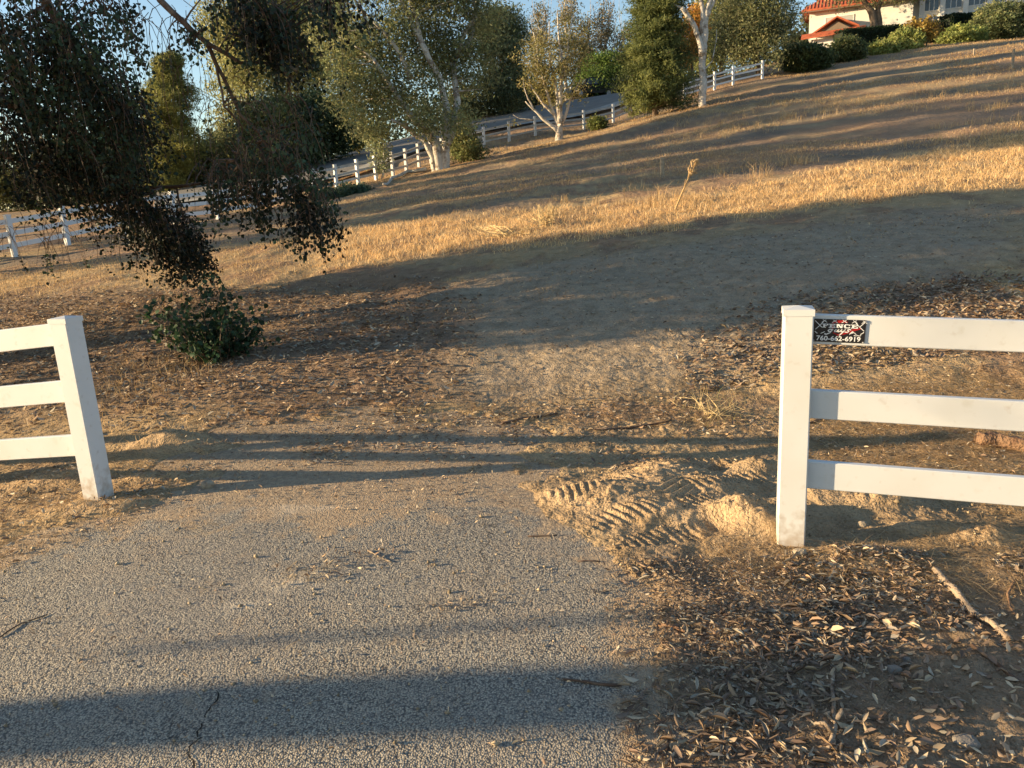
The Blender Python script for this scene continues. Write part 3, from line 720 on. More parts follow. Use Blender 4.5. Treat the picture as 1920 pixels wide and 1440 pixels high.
make_tree('low_bush', 'dark low green bush on the field in front of the left fence', 'bush', place(655, 368, 36), [([place(655, 368, 36), at(655, 355, 36)], .04, .02)],
          [blob_world(655, 360, 36, 38, 9), blob_world(610, 368, 36, 25, 7)], M_bark_d, 60, 60, .16, .10, .5, (.028, .045, .028), limbs=6, twr=.012)
make_tree('low_bush', 'small round bush standing between two fence posts near the road', 'bush', place(1118, 243, 52), [([place(1118, 243, 52), at(1118, 232, 52)], .04, .02)],
          [blob_world(1119, 232, 52, 13, 9)], M_bark_d, 40, 60, .17, .11, .5, (.05, .065, .02), col2=(.10, .11, .03), limbs=6, twr=.012)

# ---- small multi-stemmed tree
B = place(1048, 262, 50)
def A(px, py, Yd=50): return at(px, py, Yd)
st = [([B - [0, 0, .2], A(1049, 240), A(1050, 215), A(1052, 150), A(1050, 90), A(1045, 20)], .26, .03), ([A(1047, 246), A(1020, 225), A(1000, 205), A(985, 190)], .14, .03),
      ([A(1049, 240), A(1035, 205), A(1022, 160), A(1010, 110), A(1000, 60)], .12, .03), ([A(1050, 235), A(1065, 200), A(1078, 170), A(1088, 150)], .12, .03), ([A(1050, 235), A(1045, 180), A(1032, 120), A(1030, 40)], .13, .03),
      ([A(1000, 206), A(990, 185), A(983, 165)], .07, .02), ([A(1040, 215), A(1008, 180), A(995, 160)], .09, .02), ([A(1052, 150), A(1065, 90), A(1075, 30)], .09, .02), ([A(1000, 225), A(975, 222), A(962, 215)], .05, .015)]
make_tree('eucalyptus_tree', 'small many-stemmed eucalyptus with slender pale limbs and a short white trunk', 'tree', B, st,
          [blob_world(1000, 95, 50, 32, 40), blob_world(1045, 110, 50, 45, 45), blob_world(1075, 100, 50, 35, 45), blob_world(1055, 175, 50, 42, 26), blob_world(1010, 150, 50, 30, 30), blob_world(1075, 60, 51, 28, 40), blob_world(965, 222, 50, 16, 12)],
          M_bark_w, 95, 50, .28, .13, .38, (.075, .075, .03), col2=(.17, .14, .055), limbs=70, twr=.025, var=.3, shell=.2)

# ---- trees across the road, left to right
def simple_tree(name, label, cat, px, py, Yd, blobs, bark, n, per, cs, ls, asp, col, top=None, r0=.25, **kw):
    b = place(px, py, Yd); t = blobs[0][0] if top is None else at(*top)
    return make_tree(name, label, cat, b, [([b - [0, 0, .3], b * .55 + t * .45, t], r0, r0 * .25)], blobs, bark, n, per, cs, ls, asp, col, **kw)
BW = blob_world
def conifer(name, label, base, top, rad, n, col, col2, lean=0, per=60, ls=.22, cat='tree', bark=M_bark_d, gap=.0, group=None):
    base = np.array(base, float); top = np.array(top, float); Hh = top[2] - base[2]
    root = empty(name, base, label, cat, group); mb = MB(); mb.tube([base - [0, 0, .3], base * .5 + top * .5, top], [.03 * Hh * .6, .014 * Hh, .02], n=7); P = []; 
    for k_ in range(n):
        t = rng.uniform(.03, .98) ** .85; r = 1.25 * rad(t) * (.52 + .48 * rng.uniform()); a_ = rng.uniform(0, 2 * math.pi)
        c = base * (1 - t) + top * t; tip = c + np.array([math.cos(a_) * r, math.sin(a_) * r, r * .12 * rng.uniform(-1, 1.4)])
        if k_ % 2 == 0: mb.tube([c - [0, 0, r * .1], (c + tip) / 2, tip], [.035, .02, .008], n=4)
        s_ = rng.beta(2.2, 1.0, per)[:, None]; q = c * (1 - s_) + tip * s_ + rng.normal(size=(per, 3)) * np.array([.26, .26, .16]) * (0.5 + r * .2)
        P.append(q)
    P = np.concatenate(P); V, Fq, kv = leaf_quads(P, ls * 1.35 * rng.uniform(.5, 1.3, len(P)), .17, down=.1)
    tt = np.repeat(rng.uniform(0, 1, n), per)[:, None]; cc = np.array(col) * (1 - tt) + np.array(col2) * tt; cc = cc * rng.uniform(.7, 1.3, (len(P), 1)) * 1.7
    npmesh('crown', V, Fq, M_leaf_far, root, col=np.repeat(cc, kv, 0)); mb.build('trunk', bark, root, smooth=True); return root

b = place(312, 400, 52)
conifer('pine_tree', 'tall conical sunlit pine seen through the gap in the dark overhanging branches', b, at(318, 98, 52), lambda t: 2.7 * (1 - t) ** .5 * min(1, .4 + 2 * t) * (1 + .25 * math.sin(t * 21)), 420, (.10, .11, .035), (.21, .20, .06), per=110)
simple_tree('eucalyptus_tree', 'tall olive gum rising behind the branch at the top left centre', 'tree', 470, 370, 60, [BW(455, 90, 60, 55, 70), BW(430, 30, 60, 50, 50), BW(480, 170, 60, 50, 60), BW(500, 30, 61, 50, 50), BW(440, 250, 60, 40, 50)], M_bark_d, 240, 60, .5, .19, .35, (.085, .09, .035), col2=(.20, .19, .08), limbs=30, twr=.05)
simple_tree('eucalyptus_tree', 'tall yellow-green gum immediately left of the thick white-trunked tree', 'tree', 590, 320, 62, [BW(590, 80, 62, 65, 65), BW(560, 20, 63, 60, 40), BW(620, 160, 61, 45, 50), BW(640, 90, 61, 40, 50), BW(545, 130, 62, 40, 60), BW(600, -50, 62, 90, 40)], M_bark_w, 300, 60, .5, .19, .35, (.10, .105, .04), col2=(.23, .215, .085), limbs=36, twr=.05)
simple_tree('oak_tree', 'dense dark rounded tree at the road bend', 'tree', 600, 318, 55, [BW(600, 225, 55, 55, 42), BW(635, 255, 55, 24, 34), BW(560, 240, 55, 45, 40), BW(570, 280, 54, 50, 28)], M_bark_d, 260, 60, .38, .17, .5, (.020, .034, .018), col2=(.05, .068, .03), limbs=14, shell=.6)
simple_tree('low_bush', 'yellowish bush at the road edge beside the dark rounded tree', 'bush', 672, 275, 57, [BW(672, 262, 57, 12, 15)], M_bark_d, 30, 50, .2, .13, .45, (.16, .14, .04), limbs=5, r0=.05, twr=.012)
simple_tree('eucalyptus_tree', 'dark grey-green tree behind the road, right of the thick white-trunked tree', 'tree', 950, 225, 72, [BW(945, 120, 70, 42, 45), BW(960, 178, 69, 42, 32), BW(925, 60, 71, 40, 40), BW(905, 180, 70, 40, 36), BW(955, 60, 72, 35, 40), BW(870, 200, 71, 30, 30)], M_bark_d, 330, 60, .5, .20, .4, (.038, .050, .026), col2=(.11, .11, .05), limbs=24, twr=.05, shell=.5)
simple_tree('oak_tree', 'dark shrubby tree in shade behind the road, far left of the parked cars', 'tree', 990, 215, 76, [BW(985, 185, 76, 40, 24), BW(1010, 195, 76, 30, 16)], M_bark_d, 120, 60, .4, .2, .5, (.022, .032, .018), limbs=8, r0=.12)
simple_tree('oak_tree', 'sunlit olive shrubby tree low behind the pine and the hanging leaves', 'tree', 330, 380, 57, [BW(300, 320, 57, 45, 35), BW(350, 300, 57, 35, 35), BW(270, 290, 57, 35, 40)], M_bark_d, 170, 60, .4, .16, .45, (.07, .08, .03), col2=(.18, .18, .07), limbs=12)
simple_tree('oak_tree', 'grey-green shrubby tree behind the fence between the two hanging leaf masses', 'tree', 430, 370, 58, [BW(430, 300, 58, 50, 50), BW(400, 330, 58, 40, 30), BW(480, 320, 58, 40, 35)], M_bark_d, 200, 60, .4, .16, .45, (.045, .055, .028), col2=(.13, .13, .055), limbs=12)
simple_tree('oak_tree', 'dark bushy tree behind the rail fence at the far left', 'tree', 60, 400, 56, [BW(40, 330, 56, 60, 55), BW(110, 350, 56, 50, 40), BW(-30, 340, 56, 50, 50)], M_bark_d, 200, 60, .4, .16, .45, (.025, .035, .018), col2=(.10, .09, .03), limbs=12)
simple_tree('oak_tree', 'dark bushy tree behind the fence, second from the far left', 'tree', 200, 390, 56, [BW(190, 330, 56, 50, 50), BW(240, 345, 56, 35, 32), BW(150, 300, 56, 40, 50)], M_bark_d, 200, 60, .4, .16, .45, (.025, .035, .018), col2=(.10, .10, .035), limbs=12)
simple_tree('oak_tree', 'olive tree filling the gap left of the dark rounded tree', 'tree', 520, 330, 52, [BW(520, 230, 53, 40, 50), BW(510, 290, 52, 40, 35), BW(480, 240, 53, 30, 40)], M_bark_d, 170, 60, .4, .16, .45, (.05, .06, .025), col2=(.14, .14, .055), limbs=12)
simple_tree('eucalyptus_tree', 'broad yellow-green gum whose crown fills the top edge between the branch and the white-trunked tree', 'tree', 530, 330, 66, [BW(520, 60, 66, 70, 60), BW(470, 110, 66, 60, 60), BW(560, -10, 66, 80, 50), BW(420, 120, 67, 40, 70), BW(570, 130, 66, 50, 50)], M_bark_w, 320, 60, .5, .2, .38, (.10, .11, .045), col2=(.22, .21, .09), limbs=24, twr=.05)
# bare-topped poplars
for i, (px, top, wdt, lb) in enumerate(((1012, -10, 20, 'thin poplar with bare top twigs, leftmost of the row against the sky'), (1062, -60, 24, 'tall poplar with bare crown twigs straight above the small pale-stemmed tree'), (1098, 20, 18, 'half bare poplar in the middle of the row against the sky'), (1132, -20, 22, 'poplar with a brownish sparse top rising over the round green tree'), (1168, 40, 16, 'low twiggy poplar beside the big conifer, rightmost of the row'))):
    Yd = 88 + 2 * (i % 2); b = place(px, 200, Yd); tp = at(px + 4, top, Yd)
    st = [([b - [0, 0, .3], b * .5 + tp * .5, tp], .20, .02)]
    for k_ in range(16):
        t = rng.uniform(.25, .75); c = b * (1 - t) + tp * t; a_ = rng.uniform(0, 6.28); e = c + np.array([math.cos(a_) * 1.3, math.sin(a_) * 1.0, rng.uniform(2.2, 4.5)]); st.append(([c, c * .5 + e * .5 + np.array([math.cos(a_) * .4, 0, -.3]), e], .05, .012))
    make_tree('poplar_tree', lb, 'tree', b, st, [BW(px, (200 + top) / 2 + 30, Yd, wdt, (200 - top) * .33), BW(px, top + 60, Yd, wdt * .8, 40)], M_bark_w, 110, 26, .42, .19, .45, (.065, .07, .04), col2=(.19, .15, .09), limbs=50, twr=.022, var=.3, shell=.1, group='bare-topped poplars behind the road')
simple_tree('round_tree', 'round bright green tree shading the parked cars', 'tree', 1140, 188, 79, [BW(1135, 143, 79, 44, 38), BW(1118, 160, 77.5, 36, 22), BW(1155, 158, 78.5, 32, 26)], M_bark_d, 260, 60, .36, .18, .5, (.03, .05, .014), col2=(.075, .105, .022), limbs=16, shell=.75, top=(1138, 140, 79), var=.2)
# big conifer
b = place(1228, 218, 49)
conifer('pine_tree', 'big dense bushy conifer reaching the top edge beside the bare-trunked gum', b, at(1230, -110, 49), lambda t: 1.62 * (1.0 if t < .6 else (1 - t) / .4) * (1 + .16 * math.sin(t * 40)) * (1.22 if t < .34 else 1) , 700, (.045, .062, .024), (.14, .15, .048), per=150, ls=.2)
# bare-trunked gum
B = place(1318, 196, 47.5)
def A(px, py, Yd=47.5): return at(px, py, Yd)
make_tree('eucalyptus_tree', 'tall gum with a bare forked pale trunk, right of the big conifer', 'tree', B,
          [([B - [0, 0, .3], A(1319, 150), A(1318, 100), A(1322, 50), A(1328, 10), A(1340, -40)], .24, .12), ([A(1317, 104), A(1306, 60), A(1288, 28), A(1278, 15)], .17, .12), ([A(1319, 95), A(1316, 50), A(1314, 0), A(1310, -50)], .16, .09),
           ([A(1327, 30), A(1338, 5), A(1345, -30)], .10, .06), ([A(1320, 135), A(1335, 115), A(1341, 85), A(1343, 55)], .04, .015)],
          [BW(1330, -70, 49, 80, 40), BW(1240, -30, 49, 40, 30), BW(1390, -40, 49, 40, 30)], M_bark_w, 150, 60, .4, .15, .35, (.06, .07, .03), col2=(.15, .14, .06), limbs=20)
simple_tree('autumn_tree', 'orange-leaved tree peeping between the big conifer and the bare trunk', 'tree', 1300, 160, 68, [BW(1292, 75, 68, 28, 34), BW(1280, 100, 68, 22, 22), BW(1310, 40, 68, 20, 26)], M_bark_d, 110, 45, .35, .18, .5, (.26, .13, .03), col2=(.2, .14, .04), limbs=16, r0=.14)
simple_tree('eucalyptus_tree', 'bushy grey-green tree with drooping lower branches between the bare trunk and the house', 'tree', 1425, 150, 61, [BW(1410, 50, 61, 50, 45), BW(1450, 30, 61, 40, 40), BW(1370, 60, 62, 35, 45), BW(1440, 95, 60.5, 38, 28), BW(1385, 105, 61, 25, 25), BW(1400, -10, 61, 60, 30)], M_bark_d, 330, 60, .42, .16, .35, (.055, .065, .035), col2=(.16, .155, .07), limbs=40, twr=.04)
simple_tree('eucalyptus_tree', 'light green tree behind the bare trunk and orange tree', 'tree', 1350, 160, 80, [BW(1350, 60, 80, 40, 50), BW(1330, 100, 80, 28, 30), BW(1345, 10, 80, 40, 30)], M_bark_d, 160, 50, .5, .22, .4, (.10, .115, .04), col2=(.2, .2, .08), limbs=16)
# shrubs in front of the house
def shrub(label, px, py, Yd, bl, n, col, col2, cat='bush', name='garden_shrub', group='shrubs on the slope below the house', per=60, ls=.16):
    b = place(px, py, Yd)
    return make_tree(name, label, cat, b, [([b, b + [0, 0, .5]], .06, .03)], bl, M_bark_d, n, per, .22, ls, .5, col, col2=col2, limbs=8, twr=.02, shell=.7, group=group)
shrub('dark wide shrub, leftmost of those below the house', 1510, 132, 62, [BW(1505, 110, 62, 32, 22), BW(1530, 112, 62, 25, 20)], 130, (.025, .04, .018), (.06, .07, .025))
shrub('dark shrub with brownish tips, second from the left below the hedge', 1590, 118, 66, [BW(1588, 97, 66, 28, 20)], 100, (.03, .045, .02), (.08, .08, .03))
shrub('low bright yellow-green shrub, third from the left below the hedge', 1652, 106, 68, [BW(1650, 96, 68, 24, 12)], 70, (.09, .11, .03), (.19, .19, .06))
shrub('rounded bright yellow-green shrub just left of the yellow-leaved tree', 1700, 95, 70, [BW(1697, 80, 70, 25, 18)], 90, (.10, .12, .035), (.22, .22, .075))
shrub('spreading bright green shrub right of the yellow-leaved tree', 1808, 80, 73, [BW(1805, 68, 73, 32, 14), BW(1785, 74, 73, 15, 8)], 90, (.08, .10, .03), (.17, .18, .055))
shrub('tall grey-green shrub at the top right corner', 1875, 70, 75, [BW(1870, 40, 75, 38, 26), BW(1905, 45, 75, 35, 28)], 170, (.05, .065, .03), (.13, .135, .06))
def hedge(label, a_, b_, hgt, wid):
    a_ = place(*a_); b_ = place(*b_); root = empty('clipped_hedge', a_, label, 'hedge'); n = 9000; t = rng.uniform(0, 1, (n, 1)); q = a_ * (1 - t) + b_ * t
    d = (b_ - a_)[:2]; d /= np.linalg.norm(d); nn = np.array([-d[1], d[0]]); s_ = rng.choice(3, n); u = rng.uniform(-1, 1, n); v = rng.uniform(0, 1, n)
    u = np.where(s_ == 0, -1, np.where(s_ == 1, 1, u)) * wid / 2 * rng.uniform(.85, 1.05, n); v = np.where(s_ == 2, 1, v) * hgt * rng.uniform(.9, 1.06, n)
    q = q + np.concatenate([nn[None] * u[:, None], v[:, None]], 1); V, Fq, kv = leaf_quads(q, .19 * rng.uniform(.6, 1.3, n), .55)
    cc = np.array([.022, .038, .018]) * rng.uniform(.6, 1.6, (n, 1)) * np.ones((1, 3)); npmesh('foliage', V, Fq, M_leaf_far, root, col=np.repeat(cc, kv, 0))
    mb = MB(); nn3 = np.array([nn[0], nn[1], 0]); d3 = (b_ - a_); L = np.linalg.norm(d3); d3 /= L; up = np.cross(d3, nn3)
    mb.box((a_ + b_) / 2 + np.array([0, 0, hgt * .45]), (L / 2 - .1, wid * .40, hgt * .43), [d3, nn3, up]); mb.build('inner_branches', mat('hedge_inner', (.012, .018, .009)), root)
hedge('long dark clipped hedge in front of the white house wall', (1570, 95, 76), (1765, 72, 78), 1.8, 1.6)
hedge('shorter dark clipped hedge behind the yellow-leaved tree at the right', (1768, 62, 79), (1850, 56, 81), 2.4, 1.6)
simple_tree('autumn_tree', 'small tree with yellow-orange leaves on the slope between two bright shrubs', 'tree', 1775 - 40, 92, 70, [BW(1727, 47, 70, 18, 11), BW(1745, 60, 70, 14, 9), BW(1750, 52, 70, 12, 9)], M_bark_d, 34, 24, .22, .20, .6, (.24, .17, .04), col2=(.14, .09, .03), limbs=14, r0=.08, twr=.02, top=(1740, 52, 70))
B = place(1640, 60, 79)
make_tree('shade_tree', 'dark two-stemmed tree rising in front of the house wall', 'tree', B, [([B - [0, 0, .3], at(1636, 25, 79), at(1622, 5, 79), at(1600, -30, 79)], .42, .16), ([B + [.3, 0, -.3], at(1645, 20, 79), at(1655, -5, 79), at(1662, -40, 79)], .34, .16)],
          [BW(1600, -45, 79, 60, 35), BW(1680, -40, 79, 60, 40), BW(1590, 2, 79, 22, 10)], M_bark_d, 120, 45, .45, .2, .4, (.07, .08, .035), col2=(.17, .15, .07), limbs=20, twr=.05)
# palm-like cycad
b = place(1668, 50, 80); root = empty('cycad_plant', b, 'spiky cycad with arching fronds against the house wall, right of the two-stemmed tree', 'plant'); mb = MB(); mb.tube([b - [0, 0, .2], b + [0, 0, 1.0]], [.22, .2], n=9); mb.build('stem', M_bark_d, root)
V = []; 
for k_ in range(26):
    a_ = rng.uniform(0, 6.28); e = rng.uniform(.1, 1.2); c = b + [0, 0, 1.0]; L = 1.7
    for s_ in np.linspace(.1, 1, 16):
        p = c + np.array([math.cos(a_) * math.cos(e), math.sin(a_) * math.cos(e), math.sin(e)]) * L * s_ - np.array([0, 0, .9 * s_ * s_ * L * .5]); side = np.array([-math.sin(a_), math.cos(a_), .3]) * .28 * (1 - .5 * s_)
        for g_ in (-1, 1): V.append([p, p + side * g_ + [0, 0, .03], p + side * g_ * .9 + np.array([math.cos(a_), math.sin(a_), 0]) * .07, p + np.array([0, 0, -.03])])
V = np.array(V).reshape(-1, 3); npmesh('fronds', V, np.arange(len(V)).reshape(-1, 4), M_leaf_far, root, col=np.array([.13, .16, .08]) * np.ones((len(V), 3)))

# ------------------------------------------------------------------ house
hb = place(1516, 78, 86); hb[2] = float(T(hb[0], hb[1])); hroot = empty('house', hb, 'two-storey cream house with a red tiled roof at the top right', 'house')
ez = at(1512, 24, 86)[2]                                     # eaves height
ha = math.radians(-24); hx = np.array([math.cos(ha), math.sin(ha), 0]); hy = np.array([-math.sin(ha), math.cos(ha), 0]); hz = np.array([0, 0, 1.])
O = np.array([hb[0], hb[1], 0.0]); base_z = hb[2] - 2.5
def hp(u, v, z): return O + hx * u + hy * v + np.array([0, 0, z])
def hbox(mb, u0, u1, v0, v1, z0, z1): mb.box(hp((u0 + u1) / 2, (v0 + v1) / 2, (z0 + z1) / 2), ((u1 - u0) / 2, (v1 - v0) / 2, (z1 - z0) / 2), [hx, hy, hz])
def m_(px0, px1): return (px1 - px0) * 86 / FPX
mb = MB(); hbox(mb, 0, 9.6, 0, 9, base_z, ez); hbox(mb, 9.6, 22, 1.2, 10, base_z, ez + .4)
# piers of the glazed wing
for u in (10.4, 12.2, 14.2, 16.2, 18.6, 21.8): hbox(mb, u - .22, u + .22, .55, 1.19, base_z, ez + .38)
mb.build('wall', M_cement, hroot)
def hip(u0, u1, v0, v1, ze, rise, name='roof'):
    ov = .75; u0 -= ov; u1 += ov; v0 -= ov; v1 += ov; hw = (v1 - v0) / 2; m = MB()
    V = [hp(u0, v0, ze), hp(u1, v0, ze), hp(u1, v1, ze), hp(u0, v1, ze), hp(u0 + hw * .8, (v0 + v1) / 2, ze + rise), hp(u1 - hw * .8, (v0 + v1) / 2, ze + rise)]
    V2 = [v + np.array([0, 0, .18]) for v in V]
    m.add(V2 + [v for v in V[:4]], [(0, 1, 5, 4), (1, 2, 5), (2, 3, 4, 5), (3, 0, 4), (6, 7, 1, 0), (7, 8, 2, 1), (8, 9, 3, 2), (9, 6, 0, 3), (9, 8, 7, 6)])
    # tile courses as raised ribs down the front slope
    k = int((u1 - u0) / .33)
    for i in range(k):
        u = u0 + (i + .5) * (u1 - u0) / k; t = min(1, min(u - u0, u1 - u) / (hw * .8))
        if t < .05: continue
        a_ = hp(u, v0, ze + .20); b_ = hp(u, v0 + hw * t, ze + .20 + rise * t); m.tube([a_, b_], .055, n=5)
    return m.build(name, M_roof, hroot)
hip(0, 9.6, 0, 9, ez, 3.0)
hip(9.6 + .8, 22, 1.2, 10, ez + .4, 2.4)
m = MB(); hbox(m, -.72, 10.3, -.72, -.66, ez - .10, ez - .01); m.build('fascia', M_under, hroot)
# lower gabled entry roof
lz = at(1560, 62, 84)[2]; m = MB(); u0, u1, uc = .4, 4.8, 2.7; vv0 = -1.6
V = [hp(u0, vv0, lz), hp(u1, vv0, lz + .25), hp(uc, vv0, lz + 1.35), hp(u0, -.02, lz), hp(u1, -.02, lz + .25), hp(uc, -.02, lz + 1.35)]
V2 = [v + np.array([0, 0, .16]) for v in V]
m.add(V + V2, [(0, 3, 5, 2), (2, 5, 4, 1), (6, 8, 11, 9), (8, 7, 10, 11), (0, 2, 8, 6), (2, 1, 7, 8), (0, 6, 9, 3), (1, 4, 10, 7)])
V = [hp(-.6, -2.5, lz - .5), hp(5.4, -2.5, lz - .3), hp(5.4, vv0 + .1, lz + .18), hp(-.6, vv0 + .1, lz + .0)]
m.add(V + [v + np.array([0, 0, .14]) for v in V], [(3, 2, 1, 0), (4, 5, 6, 7), (0, 1, 5, 4), (1, 2, 6, 5), (2, 3, 7, 6), (3, 0, 4, 7)])
m.build('porch_roof', M_roof, hroot)
m = MB(); V = [hp(u0 + .7, vv0 + .3, lz + .02), hp(u1 - .7, vv0 + .3, lz + .22), hp(uc, vv0 + .3, lz + 1.05)]; m.add(V + [v + hy * .1 for v in V], [(0, 1, 2), (3, 5, 4), (0, 3, 4, 1), (1, 4, 5, 2), (2, 5, 3, 0)]); m.build('gable_panel', M_under, hroot)
m = MB(); hbox(m, .3, 4.6, -1.7, -.03, base_z, lz - .5); m.build('porch_wall', M_cement, hroot)
def window(u0, u1, z0, z1, v, bars=1):
    f = MB(); t = .07
    hbox(f, u0 - t, u1 + t, v - .06, v - .005, z0 - t, z0); hbox(f, u0 - t, u1 + t, v - .06, v - .005, z1, z1 + t); hbox(f, u0 - t, u0, v - .06, v - .005, z0 + .002, z1 - .002); hbox(f, u1, u1 + t, v - .06, v - .005, z0 + .002, z1 - .002)
    for k_ in range(bars):
        u = u0 + (u1 - u0) * (k_ + 1) / (bars + 1); hbox(f, u - .03, u + .03, v - .055, v - .005, z0 + .002, z1 - .002)
    fo = f.build('window', M_trim, hroot); g_ = MB(); hbox(g_, u0 + .002, u1 - .002, v - .03, v - .002, z0 + .002, z1 - .002); g_.build('pane', M_glass if bars > 1 else M_pane2, fo)
M_pane2 = mat('curtained_pane', (.42, .43, .42), rough=.12, spec=.7)
window(1.6, 4.2, ez - 1.9, ez - .75, 0, 1)
for (a_, b_) in ((10.7, 11.9), (12.5, 13.9), (14.5, 15.9), (16.5, 18.3), (18.9, 21.5)):
    window(a_, b_, ez - 1.1, ez + .2, 1.2, 2); window(a_, b_, ez - 4.2, ez - 1.7, 1.2, 2)
# ------------------------------------------------------------------ parked cars
def car(px, py, Yd, yaw, label, van=False):
    c = place(px, py, Yd); c[2] += .18; root = empty('parked_car', c, label, 'car', 'dark cars parked under the round green tree')
    ux = np.array([math.cos(yaw), math.sin(yaw), 0]); uy = np.array([-math.sin(yaw), math.cos(yaw), 0])
    def q(x, y, z): return c + ux * x + uy * y + np.array([0, 0, z])
    prof = [(-2.25, .35), (-2.3, .75), (-2.2, 1.0), (-1.95, 1.08), (-1.8, 1.62), (-1.6, 1.72), (.35, 1.74), (.65, 1.66), (1.15, 1.10), (2.15, .98), (2.32, .80), (2.34, .35)]
    m = MB(); n_ = len(prof)
    def wy(z): return .93 if z < 1.15 else .93 - (z - 1.1) * .28
    V = [q(x, -wy(z), z) for x, z in prof] + [q(x, wy(z), z) for x, z in prof]
    m.add(V, [tuple(range(n_ - 1, -1, -1)), tuple(range(n_, 2 * n_))] + [(i, (i + 1) % n_, n_ + (i + 1) % n_, n_ + i) for i in range(n_)])
    m.build('body', M_car, root)
    g_ = MB()
    for s_ in (-1, 1):
        V = [q(-1.6, s_ * .935, 1.13), q(.95, s_ * .935, 1.13), q(.50, s_ * .80, 1.62), q(-1.5, s_ * .80, 1.62)]; g_.add(V, [(0, 1, 2, 3)])
    V = [q(.72, -.74, 1.62), q(1.14, -.88, 1.14), q(1.14, .88, 1.14), q(.72, .74, 1.62)]; g_.add([v + ux * .012 + np.array([0, 0, .012]) for v in V], [(0, 1, 2, 3)]); g_.build('windows', M_glass, root)
    for x in (-1.4, 1.45):
        for s_ in (-1, 1):
            w_ = MB(); w_.tube([q(x, s_ * .74, .34), q(x, s_ * .95, .34)], .35, n=18); wo_ = w_.build('wheel', M_tyre, root); r_ = MB(); r_.tube([q(x, s_ * .951, .34), q(x, s_ * .965, .34)], .21, n=14); r_.build('rim', M_rim, wo_)
    for s_ in (-1, 1):
        h_ = MB(); h_.box(q(2.33, s_ * .68, .80), (.03, .16, .08), [ux, uy, (0, 0, 1)]); h_.build('headlight', M_lamp, root)
car(1108, 190, 76.5, math.radians(198), 'dark parked car on the left under the round green tree')
car(1155, 183, 77.5, math.radians(195), 'dark parked car on the right next to the big conifer')

# ------------------------------------------------------------------ trees out of frame on the left that throw the shade
def off_tree(x, w_, z0, z1, rc, n, label, r0=.25):
    y = w_ + x * math.tan(SUN_AZ); b = np.array([x, y, float(T(x, y))]); bl = []; hc = (z0 + z1) / 2
    for k_ in range(5):
        a_ = rng.uniform(0, 6.28); bl.append((np.array([x + math.cos(a_) * rc * .45, y + math.sin(a_) * rc * .35, z0 + (z1 - z0) * (k_ + .5) / 5]), np.array([rc * .8, rc * .75, (z1 - z0) * .2])))
    return make_tree('eucalyptus_tree', label, 'tree', b, [([b - [0, 0, .3], np.array([x, y, hc]), np.array([x, y, z1 - .5])], r0, .05)], bl, M_bark_d, n, 40, .4, .2, .4, (.07, .08, .035), limbs=24, group='trees left of the view casting shade')
GR = 'trees left of the view casting shade'
b = np.array([-10.5, 2.30, float(T(-10.5, 2.3))])
make_tree('eucalyptus_tree', 'tree just outside the left edge whose trunk shadow crosses the driveway', 'tree', b,
          [([b - [0, 0, .3], b + [0, -.22, 1.2], b + [0, -.75, 3.5], b + [0, -1.3, 6]], .21, .15), ([b + [0, -.7, 3.9], b + [0, -.22, 3.3], b + [0, -.08, 2.95], b + [0.05, .08, 2.35]], .05, .02)],
          [(b + [0, -1.3, 4.3], np.array([1.2, 1.0, 1.3])), (b + [0, -.6, 5.0], np.array([1.5, .9, 1.2])), (b + [0, -2.9, 4.2], np.array([1.5, 1.4, 1.6]))], M_bark_w, 130, 40, .28, .09, .35, (.07, .08, .04), limbs=30, group=GR)
off_tree(-20, 20.9, 3.0, 12, 2.5, 230, 'out-of-frame gum shading the hillside above the bright strip')
off_tree(-24, 24.6, 4.0, 15, 2.6, 250, 'out-of-frame slim gum shading the lower hillside')
off_tree(-28, 29.2, 4.5, 14, 2.6, 250, 'out-of-frame gum shading the middle of the hillside')
off_tree(-33, 34.0, 6, 19, 2.4, 240, 'out-of-frame gum shading the upper middle of the hillside')
off_tree(-40, 38.6, 8, 17, 2.0, 170, 'out-of-frame gum shading the upper hillside')
off_tree(-52, 55.0, 11, 26, 2.4, 160, 'out-of-frame gum high up beside the slope')
off_tree(-52, 64.0, 13, 26, 1.8, 130, 'out-of-frame gum furthest up the slope')
# ------------------------------------------------------------------ overhanging silver-dollar gum on the left
tb = np.array([-10.2, 9.6, float(T(-10.2, 9.6))])
groot = empty('silver_dollar_gum', tb, 'large dark round-leaved tree whose branches droop over the left side', 'tree')
def PX(px, py, Yd): return at(px, py, Yd)
mb = MB()
mb.tube([tb - [0, 0, .3], tb + [.2, .1, 1.2], tb + [.7, .2, 2.6], tb + [1.6, .2, 4.2], tb + [2.4, .1, 5.6]], [.34, .28, .24, .18, .12], n=12, rough=.1)
tw = MB()
LP = []; LN = []; LS = []
def leaves_along(P, dens, spread, size, t0=.2):
    P = np.array(P); seg = np.linalg.norm(np.diff(P, axis=0), axis=1); L = seg.sum(); n = max(1, int(L * dens)); t = rng.uniform(t0, 1, n) * L; cs = np.concatenate([[0], np.cumsum(seg)])
    for k_ in range(3): pass
    q = np.stack([np.interp(t, cs, P[:, j]) for j in range(3)], 1) + rng.normal(size=(n, 3)) * spread; q[:, 2] -= np.abs(rng.normal(size=n)) * spread * .5
    LP.append(q); LS.append(np.full(n, size))
def droop(a, L, lean, n=6):
    """hanging twig starting at a"""
    P = [np.array(a, float)]; d = np.array([lean[0], lean[1], .1]) 
    for k_ in range(n):
        d = d * .62 + np.array([rng.normal() * .10, rng.normal() * .10, -.42]); d /= np.linalg.norm(d); P.append(P[-1] + d * L / n)
    return P
